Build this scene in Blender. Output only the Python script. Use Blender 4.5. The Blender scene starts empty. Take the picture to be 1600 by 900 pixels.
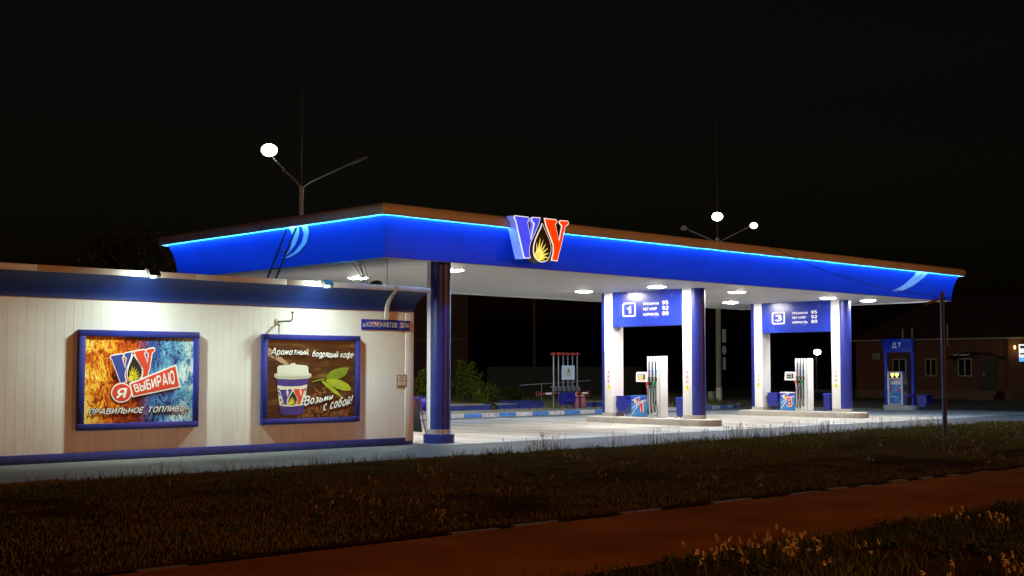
import bpy, bmesh, math, random
import numpy as np
from mathutils import Vector, Matrix, noise
random.seed(7)
rng = np.random.default_rng(7)
SC = bpy.context.scene
COL = SC.collection
R = math.radians

# ------------------------------------------------------------------ camera, sky, exposure
cam = bpy.data.cameras.new('camera'); cam.sensor_width = 36; cam.lens = 44.963
cam.clip_start = .1; cam.clip_end = 900
camo = bpy.data.objects.new('camera', cam); COL.objects.link(camo)
camo.location = (0, 0, 1.9); camo.rotation_euler = (math.pi/2+.0647, 0, -.7666)
SC.camera = camo

W = bpy.data.worlds.new('World'); SC.world = W; W.use_nodes = True
wn = W.node_tree
for n in list(wn.nodes): wn.nodes.remove(n)
wo = wn.nodes.new('ShaderNodeOutputWorld'); wb = wn.nodes.new('ShaderNodeBackground')
sk = wn.nodes.new('ShaderNodeTexSky'); sk.sky_type = 'NISHITA'; sk.sun_disc = False
sk.sun_elevation = R(0.5); sk.sun_rotation = R(200); sk.air_density = 1; sk.dust_density = 3
wn.links.new(sk.outputs[0], wb.inputs[0]); wn.links.new(wb.outputs[0], wo.inputs[0])
wb.inputs[1].default_value = .004

vs = SC.view_settings; SC.display_settings.display_device = 'sRGB'
vs.view_transform = 'Standard'; vs.look = 'None'; vs.gamma = 1; vs.exposure = 0; vs.use_curve_mapping = False
SC.render.engine = 'CYCLES'
SC.cycles.use_denoising = True
SC.cycles.max_bounces = 7; SC.cycles.sample_clamp_indirect = 6; SC.cycles.use_light_tree = True
SC.cycles.caustics_reflective = False; SC.cycles.caustics_refractive = False

P_CANOPY = 385.0     # radiance of the round ceiling lamps
P_LED = 265.0
P_FLOOD = 1950.0
P_SPILL = 17.0
P_SODIUM = 14500.0
P_MAST = 7000.0

# ------------------------------------------------------------------ materials
MC = {}
def nd(nt, t, **k):
    n = nt.nodes.new(t)
    for a, b in k.items(): setattr(n, a, b)
    return n
def mat(name, col, rough=.5, metal=0., var=.0, vscale=3., bump=0., bscale=40., coat=0., spec=.5, stain=None):
    if name in MC: return MC[name]
    m = bpy.data.materials.new(name); m.use_nodes = True; nt = m.node_tree
    b = nt.nodes['Principled BSDF']
    b.inputs['Base Color'].default_value = (*col, 1)
    b.inputs['Roughness'].default_value = rough; b.inputs['Metallic'].default_value = metal
    b.inputs['Specular IOR Level'].default_value = spec
    b.inputs['Coat Weight'].default_value = coat; b.inputs['Coat Roughness'].default_value = .08
    tc = nd(nt, 'ShaderNodeTexCoord')
    if var > 0:
        nz = nd(nt, 'ShaderNodeTexNoise'); nz.inputs['Scale'].default_value = vscale; nz.inputs['Detail'].default_value = 8
        nz.inputs['Roughness'].default_value = .65
        nt.links.new(tc.outputs['Object'], nz.inputs['Vector'])
        cr = nd(nt, 'ShaderNodeValToRGB')
        c2 = stain or [c*(1-var) for c in col]
        c3 = [min(1, c*(1+var)) for c in col]
        cr.color_ramp.elements[0].position = .3; cr.color_ramp.elements[0].color = (*c2, 1)
        cr.color_ramp.elements[1].position = .7; cr.color_ramp.elements[1].color = (*c3, 1)
        nt.links.new(nz.outputs['Fac'], cr.inputs['Fac']); nt.links.new(cr.outputs['Color'], b.inputs['Base Color'])
        mr = nd(nt, 'ShaderNodeMapRange'); mr.inputs['To Min'].default_value = max(.02, rough-.12); mr.inputs['To Max'].default_value = min(1, rough+.12)
        nt.links.new(nz.outputs['Fac'], mr.inputs['Value']); nt.links.new(mr.outputs['Result'], b.inputs['Roughness'])
    if bump > 0:
        nb = nd(nt, 'ShaderNodeTexNoise'); nb.inputs['Scale'].default_value = bscale; nb.inputs['Detail'].default_value = 6
        nt.links.new(tc.outputs['Object'], nb.inputs['Vector'])
        bp = nd(nt, 'ShaderNodeBump'); bp.inputs['Strength'].default_value = bump; bp.inputs['Distance'].default_value = .02
        nt.links.new(nb.outputs['Fac'], bp.inputs['Height']); nt.links.new(bp.outputs['Normal'], b.inputs['Normal'])
    MC[name] = m; return m
def emat(name, col, strength):
    if name in MC: return MC[name]
    m = bpy.data.materials.new(name); m.use_nodes = True; nt = m.node_tree
    b = nt.nodes['Principled BSDF']; b.inputs['Base Color'].default_value = (*[min(.8, c) for c in col], 1)
    b.inputs['Emission Color'].default_value = (*col, 1); b.inputs['Emission Strength'].default_value = strength
    b.inputs['Roughness'].default_value = .4
    MC[name] = m; return m

M_frame = mat('poster_frame_blue', (.014, .030, .25), .4, var=.1, vscale=3)
M_blue = mat('blue_paint', (.016, .036, .34), .25, var=.12, vscale=1.3)
M_fblue = mat('fascia_blue', (.012, .042, .43), .45, var=.10, vscale=.7, spec=.15)
M_dblue = mat('dark_blue_enamel', (.014, .018, .20), .38, var=.25, vscale=5)
M_kblue = mat('kiosk_blue', (.012, .034, .19), .46, var=.12, vscale=1.5, spec=.45)
M_plinth = mat('kiosk_plinth_blue', (.012, .03, .22), .5, var=.3, vscale=4)
M_col = mat('column_blue', (.012, .022, .20), .40, var=.18, vscale=1.6)
M_white = mat('white_cladding', (.78, .78, .79), .38, var=.03, vscale=2)
M_wall = mat('cream_wall_panel', (.75, .78, .76), .5, var=.05, vscale=1.6, bump=.10, bscale=1.1)
M_coping = mat('coping_metal', (.62, .60, .57), .4, var=.12, vscale=4)
M_soffit = mat('soffit_panel', (.60, .59, .57), .5, var=.05, vscale=.8)
M_lip = mat('lip_metal', (.55, .54, .54), .45, var=.12, vscale=1.5)
M_steel = mat('brushed_steel', (.50, .50, .50), .35, .8, var=.12, vscale=12)
M_galv = mat('galvanised_pipe', (.32, .33, .33), .5, .4, var=.2, vscale=9)
M_black = mat('black_plastic', (.012, .012, .013), .45, var=.1, vscale=9)
M_rubber = mat('hose_rubber', (.010, .010, .011), .55, var=.1, vscale=9)
M_conc = mat('island_concrete', (.36, .34, .31), .85, var=.22, vscale=3, bump=.25, bscale=30)
M_concd = mat('grey_concrete', (.24, .23, .21), .9, var=.25, vscale=3, bump=.25, bscale=25)
M_silver = mat('silver_cabinet', (.48, .49, .51), .36, .35, var=.06, vscale=4)
M_dwhite = mat('dispenser_white', (.74, .74, .75), .35, var=.05, vscale=6)
M_cabblue = mat('cabinet_graphic_blue', (.02, .16, .42), .4, var=.45, vscale=2.2)
M_red = mat('red_paint', (.50, .02, .015), .45, var=.15, vscale=9)
M_rustred = mat('dull_red_paint', (.30, .035, .03), .6, var=.3, vscale=12)
M_pink = mat('faded_red_cylinder', (.50, .13, .15), .55, var=.3, vscale=12)
M_green = mat('green_plastic', (.01, .30, .06), .45, var=.1)
M_orange = mat('orange_plastic', (.75, .15, .01), .45, var=.1)
M_bluep = mat('blue_plastic', (.01, .12, .55), .45, var=.1)
M_print = mat('white_lettering', (.80, .80, .79), .5, var=.02)
M_yellow = mat('yellow_print', (.78, .62, .02), .5, var=.05)
M_ink = mat('black_print', (.010, .009, .010), .5, var=.1)
M_redp = mat('red_print', (.62, .045, .02), .5, var=.06)
M_navyp = mat('navy_print', (.03, .05, .30), .5, var=.08)
M_cream = mat('cream_print', (.62, .60, .47), .5, var=.05)
M_kerbw = mat('white_kerb_paint', (.55, .52, .48), .8, var=.3, vscale=6, stain=(.27, .25, .22))
M_kerbb = mat('blue_kerb_paint', (.06, .19, .48), .8, var=.3, vscale=6)
M_slabblue = mat('slab_blue_paint', (.02, .04, .24), .6, var=.25, vscale=4)
M_glass = mat('dark_window_glass', (.012, .014, .017), .06, spec=.8, var=.2)
M_pvc = mat('white_window_frame', (.30, .27, .22), .4, var=.06)
M_bark = mat('bark', (.09, .065, .045), .9, var=.35, vscale=9, bump=.5, bscale=14)
M_kerbold = mat('old_kerb_stone', (.11, .085, .055), .95, var=.45, vscale=5, bump=.4)
M_postw = mat('weathered_concrete_post', (.34, .32, .29), .9, var=.25, vscale=4, bump=.2)
M_grey = mat('grey_metal', (.20, .20, .20), .5, .3, var=.2, vscale=9)
M_rusty = mat('rusty_steel', (.17, .09, .05), .75, var=.4, vscale=9)
M_polebl = mat('pole_dark_blue', (.020, .028, .10), .5, var=.4, vscale=5)

def leafmat(name, col, hue=.35, tr=.25):
    if name in MC: return MC[name]
    m = bpy.data.materials.new(name); m.use_nodes = True; nt = m.node_tree
    b = nt.nodes['Principled BSDF']; b.inputs['Roughness'].default_value = .7; b.inputs['Specular IOR Level'].default_value = .1
    g = nd(nt, 'ShaderNodeNewGeometry'); cr = nd(nt, 'ShaderNodeValToRGB')
    cr.color_ramp.elements[0].color = (*[c*(1-hue) for c in col], 1)
    cr.color_ramp.elements[1].color = (col[0]*(1+hue*1.6), col[1]*(1+hue), col[2]*(1+hue*.5), 1)
    nt.links.new(g.outputs['Random Per Island'], cr.inputs['Fac']); nt.links.new(cr.outputs['Color'], b.inputs['Base Color'])
    MC[name] = m; return m
M_leaf = leafmat('leaf_green', (.085, .12, .020))
M_leafd = leafmat('leaf_dark', (.030, .046, .014))
M_grass = leafmat('grass_blades', (.075, .095, .018), .55)
M_dry = leafmat('dry_grass_blades', (.13, .075, .022), .4)
M_petal = leafmat('pale_yellow_petals', (.72, .66, .42), .25)
M_petw = leafmat('off_white_petals', (.42, .37, .29), .3)

def brickmat(name, c1, c2, mort, sc):
    m = bpy.data.materials.new(name); m.use_nodes = True; nt = m.node_tree
    b = nt.nodes['Principled BSDF']; b.inputs['Roughness'].default_value = .85
    tc = nd(nt, 'ShaderNodeTexCoord'); mp = nd(nt, 'ShaderNodeMapping'); mp.inputs['Rotation'].default_value = (R(90), 0, 0)
    sx = nd(nt, 'ShaderNodeSeparateXYZ'); cx = nd(nt, 'ShaderNodeCombineXYZ'); ad = nd(nt, 'ShaderNodeMath', operation='ADD')
    nt.links.new(tc.outputs['Object'], sx.inputs[0])
    nt.links.new(sx.outputs[0], ad.inputs[0]); nt.links.new(sx.outputs[1], ad.inputs[1])
    nt.links.new(ad.outputs[0], cx.inputs[0]); nt.links.new(sx.outputs[2], cx.inputs[1])
    br = nd(nt, 'ShaderNodeTexBrick'); br.inputs['Scale'].default_value = sc
    br.inputs['Color1'].default_value = (*c1, 1); br.inputs['Color2'].default_value = (*c2, 1); br.inputs['Mortar'].default_value = (*mort, 1)
    nt.links.new(cx.outputs[0], br.inputs['Vector']); nt.links.new(br.outputs['Color'], b.inputs['Base Color'])
    return m
M_brick = brickmat('red_brick', (.13, .040, .022), (.10, .030, .018), (.12, .08, .06), 4.0)
M_brickd = brickmat('brown_brick', (.17, .085, .05), (.13, .065, .04), (.18, .14, .11), 4.0)

def ground_mat(name, cols, scale, fine, rough=.9, bump=.3, crack=False, spec=.5, joints=False):
    m = bpy.data.materials.new(name); m.use_nodes = True; nt = m.node_tree
    b = nt.nodes['Principled BSDF']; b.inputs['Roughness'].default_value = rough; b.inputs['Specular IOR Level'].default_value = spec
    tc = nd(nt, 'ShaderNodeTexCoord')
    n1 = nd(nt, 'ShaderNodeTexNoise'); n1.inputs['Scale'].default_value = scale; n1.inputs['Detail'].default_value = 8; n1.inputs['Roughness'].default_value = .6
    n2 = nd(nt, 'ShaderNodeTexNoise'); n2.inputs['Scale'].default_value = fine; n2.inputs['Detail'].default_value = 4
    for n in (n1, n2): nt.links.new(tc.outputs['Object'], n.inputs['Vector'])
    cr = nd(nt, 'ShaderNodeValToRGB'); e = cr.color_ramp.elements
    e[0].position = .32; e[0].color = (*cols[0], 1); e[1].position = .68; e[1].color = (*cols[-1], 1)
    if len(cols) == 3: q = e.new(.5); q.color = (*cols[1], 1)
    nt.links.new(n1.outputs['Fac'], cr.inputs['Fac'])
    mx = nd(nt, 'ShaderNodeMix', data_type='RGBA', blend_type='OVERLAY'); mx.inputs['Factor'].default_value = .5
    nt.links.new(cr.outputs['Color'], mx.inputs['A']); nt.links.new(n2.outputs['Color'], mx.inputs['B'])
    hs = nd(nt, 'ShaderNodeRGBToBW'); nt.links.new(n2.outputs['Color'], hs.inputs[0]); nt.links.new(hs.outputs[0], mx.inputs['B'])
    out = mx.outputs['Result']
    if crack:
        vo = nd(nt, 'ShaderNodeTexVoronoi', feature='DISTANCE_TO_EDGE'); vo.inputs['Scale'].default_value = .23
        nw = nd(nt, 'ShaderNodeTexNoise'); nw.inputs['Scale'].default_value = 1.2; nw.inputs['Detail'].default_value = 5
        mv = nd(nt, 'ShaderNodeMix', data_type='VECTOR'); mv.inputs['Factor'].default_value = .35
        nt.links.new(tc.outputs['Object'], nw.inputs['Vector']); nt.links.new(tc.outputs['Object'], mv.inputs['A']); nt.links.new(nw.outputs['Color'], mv.inputs['B'])
        nt.links.new(mv.outputs['Result'], vo.inputs['Vector'])
        lt = nd(nt, 'ShaderNodeMath', operation='LESS_THAN'); lt.inputs[1].default_value = .0028
        nt.links.new(vo.outputs['Distance'], lt.inputs[0])
        m2 = nd(nt, 'ShaderNodeMix', data_type='RGBA'); m2.inputs['B'].default_value = (.02, .02, .02, 1)
        sc_ = nd(nt, 'ShaderNodeMath', operation='MULTIPLY'); sc_.inputs[1].default_value = .6
        nt.links.new(lt.outputs[0], sc_.inputs[0]); nt.links.new(sc_.outputs[0], m2.inputs['Factor']); nt.links.new(out, m2.inputs['A'])
        out = m2.outputs['Result']
    if joints:
        # expansion joints, tyre tracks along the lanes and oil drips
        br = nd(nt, 'ShaderNodeTexBrick'); br.offset = 0; br.inputs['Scale'].default_value = 1; br.inputs['Brick Width'].default_value = 3.1; br.inputs['Row Height'].default_value = 3.1
        br.inputs['Mortar Size'].default_value = .022; br.inputs['Color1'].default_value = (1, 1, 1, 1); br.inputs['Color2'].default_value = (.90, .90, .89, 1); br.inputs['Mortar'].default_value = (.38, .37, .36, 1)
        nt.links.new(tc.outputs['Object'], br.inputs['Vector'])
        mp = nd(nt, 'ShaderNodeMapping'); mp.inputs['Scale'].default_value = (.9, .10, 1); nt.links.new(tc.outputs['Object'], mp.inputs['Vector'])
        tn = nd(nt, 'ShaderNodeTexNoise'); tn.inputs['Scale'].default_value = 1.3; tn.inputs['Detail'].default_value = 6; nt.links.new(mp.outputs[0], tn.inputs['Vector'])
        tr = nd(nt, 'ShaderNodeMapRange'); tr.inputs['From Min'].default_value = .42; tr.inputs['From Max'].default_value = .62; tr.inputs['To Min'].default_value = .62; tr.inputs['To Max'].default_value = 1.; nt.links.new(tn.outputs['Fac'], tr.inputs['Value'])
        on = nd(nt, 'ShaderNodeTexNoise'); on.inputs['Scale'].default_value = 1.7; on.inputs['Detail'].default_value = 3; nt.links.new(tc.outputs['Object'], on.inputs['Vector'])
        orr = nd(nt, 'ShaderNodeMapRange'); orr.inputs['From Min'].default_value = .66; orr.inputs['From Max'].default_value = .72; orr.inputs['To Min'].default_value = 1.; orr.inputs['To Max'].default_value = .40; nt.links.new(on.outputs['Fac'], orr.inputs['Value'])
        mm = nd(nt, 'ShaderNodeMath', operation='MULTIPLY'); nt.links.new(tr.outputs[0], mm.inputs[0]); nt.links.new(orr.outputs[0], mm.inputs[1])
        for src in (br.outputs['Color'], mm.outputs[0]):
            mj = nd(nt, 'ShaderNodeMix', data_type='RGBA', blend_type='MULTIPLY'); mj.inputs['Factor'].default_value = 1.; nt.links.new(out, mj.inputs['A']); nt.links.new(src, mj.inputs['B']); out = mj.outputs['Result']
    nt.links.new(out, b.inputs['Base Color'])
    bp = nd(nt, 'ShaderNodeBump'); bp.inputs['Strength'].default_value = bump; bp.inputs['Distance'].default_value = .015
    nt.links.new(n2.outputs['Fac'], bp.inputs['Height']); nt.links.new(bp.outputs['Normal'], b.inputs['Normal'])
    return m
M_asph = ground_mat('worn_asphalt', [(.062, .060, .058), (.088, .086, .083), (.112, .109, .106)], .5, 55, .85, .35, crack=True)
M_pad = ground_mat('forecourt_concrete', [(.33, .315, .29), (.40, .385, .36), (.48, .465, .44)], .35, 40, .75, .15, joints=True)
M_path = ground_mat('path_asphalt', [(.18, .074, .016), (.24, .098, .022), (.30, .124, .030)], .6, 60, .95, .6, spec=0.)
M_soil = ground_mat('verge_soil', [(.024, .015, .005), (.042, .025, .008), (.060, .036, .012)], 1.1, 22, .95, .9, spec=0.)
M_bed = ground_mat('trodden_bed', [(.13, .115, .08), (.22, .20, .16), (.30, .275, .23)], .6, 25, .95, .5)
M_far = ground_mat('far_ground', [(.07, .065, .045), (.09, .085, .06), (.11, .10, .07)], .08, 6, .95, .3)

# ------------------------------------------------------------------ mesh helpers
OFF = {}
class MB:
    def __init__(s): s.bm = bmesh.new()
    def box(s, x0, x1, y0, y1, z0, z1, bev=0.):
        b = bmesh.new(); bmesh.ops.create_cube(b, size=1)
        bmesh.ops.scale(b, vec=(x1-x0, y1-y0, z1-z0), verts=b.verts)
        bmesh.ops.translate(b, vec=((x0+x1)/2, (y0+y1)/2, (z0+z1)/2), verts=b.verts)
        if bev > 0: bmesh.ops.bevel(b, geom=b.edges[:], offset=bev, segments=2, affect='EDGES', profile=.5)
        s._join(b); return s
    def _join(s, b):
        me = bpy.data.meshes.new('t'); b.to_mesh(me); b.free(); s.bm.from_mesh(me); bpy.data.meshes.remove(me)
    def cyl(s, p0, p1, r0, r1=None, seg=16, cap=True):
        p0 = Vector(p0); p1 = Vector(p1); r1 = r0 if r1 is None else r1
        d = (p1-p0).normalized(); a = d.orthogonal().normalized(); c = d.cross(a)
        ra = []; rb = []
        for i in range(seg):
            t = 2*math.pi*i/seg; o = a*math.cos(t)+c*math.sin(t)
            ra.append(s.bm.verts.new(p0+o*r0)); rb.append(s.bm.verts.new(p1+o*r1))
        for i in range(seg):
            j = (i+1) % seg; s.bm.faces.new((ra[i], ra[j], rb[j], rb[i]))
        if cap:
            s.bm.faces.new(ra[::-1]); s.bm.faces.new(rb)
        return s
    def tube(s, pts, r, seg=8):
        pts = [Vector(p) for p in pts]; rings = []; n = len(pts)
        rs = r if isinstance(r, (list, tuple)) else [r]*n
        a = None
        for i, p in enumerate(pts):
            d = (pts[min(i+1, n-1)]-pts[max(i-1, 0)]).normalized()
            if a is None: a = d.orthogonal().normalized()
            else:
                a = (a-d*a.dot(d)); a = a.normalized() if a.length > 1e-5 else d.orthogonal().normalized()
            c = d.cross(a)
            rings.append([s.bm.verts.new(p+(a*math.cos(2*math.pi*k/seg)+c*math.sin(2*math.pi*k/seg))*rs[i]) for k in range(seg)])
        for i in range(n-1):
            for k in range(seg):
                j = (k+1) % seg
                s.bm.faces.new((rings[i][k], rings[i][j], rings[i+1][j], rings[i+1][k]))
        s.bm.faces.new(rings[0][::-1]); s.bm.faces.new(rings[-1]); return s
    def prism(s, poly, f0, f1):
        """poly: 2D points; f0, f1: functions (a, b) -> 3D of the two caps"""
        v0 = [s.bm.verts.new(f0(*p)) for p in poly]; v1 = [s.bm.verts.new(f1(*p)) for p in poly]
        n = len(poly)
        for i in range(n):
            j = (i+1) % n; s.bm.faces.new((v0[i], v0[j], v1[j], v1[i]))
        s.bm.faces.new(v0[::-1]); s.bm.faces.new(v1); return s
    def sheet(s, poly, f):
        s.bm.faces.new([s.bm.verts.new(f(*p)) for p in poly]); return s
    def sphere(s, c, r, sx=1, sy=1, sz=1, seg=12):
        b = bmesh.new(); bmesh.ops.create_uvsphere(b, u_segments=seg, v_segments=max(6, seg//2), radius=r)
        bmesh.ops.scale(b, vec=(sx, sy, sz), verts=b.verts); bmesh.ops.translate(b, vec=c, verts=b.verts); s._join(b); return s
    def lathe(s, prof, c=(0, 0, 0), seg=20):
        rings = []
        for r, z in prof:
            rings.append([s.bm.verts.new((c[0]+r*math.cos(2*math.pi*k/seg), c[1]+r*math.sin(2*math.pi*k/seg), c[2]+z)) for k in range(seg)])
        for i in range(len(prof)-1):
            for k in range(seg):
                j = (k+1) % seg; s.bm.faces.new((rings[i][k], rings[i][j], rings[i+1][j], rings[i+1][k]))
        s.bm.faces.new(rings[0][::-1]); s.bm.faces.new(rings[-1]); return s
    def build(s, name, m, parent=None, fixn=True, smooth=True):
        if fixn: bmesh.ops.recalc_face_normals(s.bm, faces=s.bm.faces)
        me = bpy.data.meshes.new(name); s.bm.to_mesh(me); s.bm.free()
        ms = m if isinstance(m, list) else [m]
        for q in ms: me.materials.append(q)
        o = bpy.data.objects.new(name, me); COL.objects.link(o)
        if smooth and len(me.polygons):
            me.polygons.foreach_set('use_smooth', [True]*len(me.polygons)); me.set_sharp_from_angle(angle=R(32))
        if parent is not None:
            o.parent = parent; off = OFF.get(parent.name)
            if off is not None:
                me.transform(Matrix.Translation(-Vector(off))); OFF[o.name] = off
        return o
def tag(o, label, cat, group=None, kind=None):
    if label: o['label'] = label
    if cat: o['category'] = cat
    if group: o['group'] = group
    if kind: o['kind'] = kind
    return o
def thing(name, label, cat, loc, rz=0, group=None, world=False):
    o = bpy.data.objects.new(name, None); COL.objects.link(o); o.location = loc; o.rotation_euler = (0, 0, rz)
    o.empty_display_size = .3
    if world: OFF[o.name] = tuple(loc)
    return tag(o, label, cat, group)
def single(mb, name, m, label, cat, group=None, kind=None):
    """one-mesh thing: origin moved to the middle of its base"""
    o = mb.build(name, m); me = o.data
    cs = np.array([v.co for v in me.vertices]); c = (cs.min(0)+cs.max(0))/2; c[2] = cs[:, 2].min()
    me.transform(Matrix.Translation(-Vector(c))); o.location = c
    return tag(o, label, cat, group, kind)
def struct(mb, name, m):
    o = mb.build(name, m); o['kind'] = 'structure'; return o
def kids(o): return [c for c in COL.objects if c.parent == o]
def copy_tree(o, parent=None):
    c = o.copy(); COL.objects.link(c)
    if parent is not None: c.parent = parent
    for ch in kids(o): copy_tree(ch, c)
    return c
def copy_thing(o, loc, label, rz=None):
    c = copy_tree(o); c.location = loc
    if rz is not None: c.rotation_euler = (0, 0, rz)
    c['label'] = label; return c

# stroke lettering: every glyph is a set of centre lines, thickened to ribbons
def _A(cx, cy, rx, ry, a, b, n=11): return [(cx+rx*math.cos(R(t)), cy+ry*math.sin(R(t))) for t in np.linspace(a, b, n)]
def _O(cx, cy, rx, ry): return _A(cx, cy, rx, ry, 90, 450, 25)
_soft = [(0, 1), (0, 0), (.34, 0)]+_A(.34, .28, .26, .28, -90, 90)+[(0, .56)]
_softl = [(0, .66), (0, 0), (.26, 0)]+_A(.26, .19, .19, .19, -90, 90)+[(0, .38)]
_il = [[(0, .66), (0, .12)]+_A(.12, .12, .12, .12, 180, 270, 5)+[(.40, .5)], [(.42, .66), (.42, 0)]]
GLYPH = {
 'А': [[(0, 0), (.36, 1), (.44, 1), (.8, 0)], [(.14, .3), (.66, .3)]],
 'Б': [[(.58, 1), (0, 1), (0, 0), (.36, 0)]+_A(.36, .29, .26, .29, -90, 90)+[(0, .58)]],
 'В': [[(0, 0), (0, 1), (.34, 1)]+_A(.34, .77, .24, .23, 90, -90)+[(.02, .54)], [(0, 0), (.36, 0)]+_A(.36, .27, .27, .27, -90, 90)],
 'Г': [[(0, 0), (0, 1), (.55, 1)]],
 'Д': [[(0, -.2), (0, 0), (.84, 0), (.84, -.2)], [(.14, 0), (.24, 1), (.68, 1), (.68, 0)]],
 'Е': [[(.55, 1), (0, 1), (0, 0), (.55, 0)], [(0, .52), (.48, .52)]],
 'И': [[(0, 1), (0, 0)], [(0, .06), (.66, .94)], [(.66, 1), (.66, 0)]],
 'К': [[(0, 0), (0, 1)], [(.6, 1), (.08, .52), (.62, 0)]],
 'Л': [[(0, 0), (.1, .1), (.2, 1), (.68, 1), (.68, 0)]],
 'М': [[(0, 0), (0, 1)], [(.03, .97), (.42, .15), (.81, .97)], [(.84, 1), (.84, 0)]],
 'Н': [[(0, 0), (0, 1)], [(.64, 0), (.64, 1)], [(0, .5), (.64, .5)]],
 'О': [_O(.38, .5, .38, .5)], 'П': [[(0, 0), (0, 1), (.64, 1), (.64, 0)]],
 'Р': [[(0, 0), (0, 1), (.32, 1)]+_A(.32, .72, .27, .28, 90, -90)+[(.02, .44)]],
 'С': [_A(.38, .5, .38, .5, 48, 312, 17)], 'Т': [[(0, 1), (.68, 1)], [(.34, 1), (.34, 0)]],
 'У': [[(0, 1), (.36, .34)], [(.70, 1), (.34, .14), (.22, 0), (.06, 0)]],
 'Ь': [_soft], 'Ы': [_soft, [(.84, 0), (.84, 1)]],
 'Ю': [[(0, 0), (0, 1)], [(0, .5), (.26, .5)], _O(.62, .5, .36, .5)],
 'Я': [[(.62, 0), (.62, 1), (.28, 1)]+_A(.28, .72, .26, .28, 90, 270)+[(.60, .44)], [(.32, .44), (0, 0)]],
 'а': [_O(.23, .33, .23, .33), [(.46, .66), (.46, .1), (.54, 0)]],
 'б': [_O(.25, .31, .25, .31), [(0, .3), (.03, .68), (.2, .92), (.5, 1)]],
 'д': [_O(.23, .33, .23, .33), [(.46, .66), (.46, -.12)]+_A(.28, -.14, .18, .18, 0, -150, 7)],
 'е': [[(.02, .34), (.46, .34)]+_A(.24, .33, .23, .33, 5, 305, 15)],
 'з': [_A(.2, .49, .19, .17, 150, -90, 9), _A(.2, .16, .22, .16, 90, -150, 9)],
 'и': _il, 'й': _il+[[(.10, .92), (.16, .82), (.28, .82), (.34, .92)]],
 'к': [[(0, 0), (0, .66)], [(.4, .66), (.05, .34), (.42, 0)]],
 'м': [[(0, 0), (.08, .66)], [(.08, .63), (.28, .1), (.48, .63)], [(.48, .66), (.58, 0)]],
 'н': [[(0, 0), (0, .66)], [(.42, 0), (.42, .66)], [(0, .34), (.42, .34)]],
 'о': [_O(.24, .33, .24, .33)], 'р': [[(0, -.34), (0, .66)], _O(.25, .33, .24, .33)],
 'с': [_A(.24, .33, .24, .33, 50, 310, 13)], 'т': [[(0, .66), (.46, .66)], [(.23, .66), (.23, 0)]],
 'ф': [_O(.18, .33, .18, .33), _O(.54, .33, .18, .33), [(.36, -.34), (.36, .95)]],
 'ш': [[(0, .66), (0, 0), (.6, 0), (.6, .66)], [(.3, .66), (.3, 0)]],
 'щ': [[(0, .66), (0, 0), (.66, 0), (.66, -.2)], [(.28, .66), (.28, 0)], [(.56, .66), (.56, 0)]],
 'ы': [_softl, [(.62, 0), (.62, .66)]], 'ь': [_softl],
 'я': [[(.44, 0), (.44, .66), (.2, .66)]+_A(.2, .48, .18, .18, 90, 270)+[(.42, .30)], [(.24, .30), (0, 0)]],
 ',': [[(.06, .06), (-.02, -.16)]], '.': [[(.05, 0), (.05, .1)]], '!': [[(.05, 1), (.05, .34)], [(.05, 0), (.05, .1)]], ' ': [],
 '0': [_O(.3, .5, .3, .5)], '1': [[(0, .72), (.28, 1), (.28, 0)]],
 '2': [_A(.29, .72, .28, .28, 165, -30, 11)+[(0, 0), (.6, 0)]],
 '3': [_A(.28, .76, .26, .24, 160, -90, 11), _A(.28, .26, .30, .27, 90, -160, 11)],
 '4': [[(.48, 0), (.48, 1), (0, .3), (.66, .3)]],
 '5': [[(.52, 1), (.08, 1), (.04, .55)]+_A(.27, .31, .30, .31, 110, -150, 13)],
 '6': [_O(.29, .31, .29, .31), [(0, .32), (.06, .72), (.26, .98), (.52, .95)]],
 '8': [_O(.28, .76, .24, .24), _O(.28, .26, .29, .27)],
 '9': [_O(.29, .69, .29, .31), [(.58, .68), (.52, .28), (.32, .02), (.06, .05)]],
}
def ribbon(pts, t):
    P = [Vector(p) for p in pts]; q = [P[0]]
    for p in P[1:]:
        if (p-q[-1]).length > 1e-4: q.append(p)
    closed = (q[0]-q[-1]).length < 1e-3
    if closed: q = q[:-1]
    n = len(q); L = []; Rr = []
    for i in range(n):
        a = q[i-1] if (closed or i > 0) else None; b = q[(i+1) % n] if (closed or i < n-1) else None
        d1 = (q[i]-a).normalized() if a is not None else None; d2 = (b-q[i]).normalized() if b is not None else None
        if d1 is None: d1 = d2
        if d2 is None: d2 = d1
        n1 = Vector((-d1.y, d1.x)); n2 = Vector((-d2.y, d2.x)); m = n1+n2
        m = m.normalized() if m.length > .15 else n1
        o = m*(t/2/max(.42, m.dot(n1))); L.append(q[i]+o); Rr.append(q[i]-o)
    if closed: L.append(L[0]); Rr.append(Rr[0])
    return L, Rr
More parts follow.
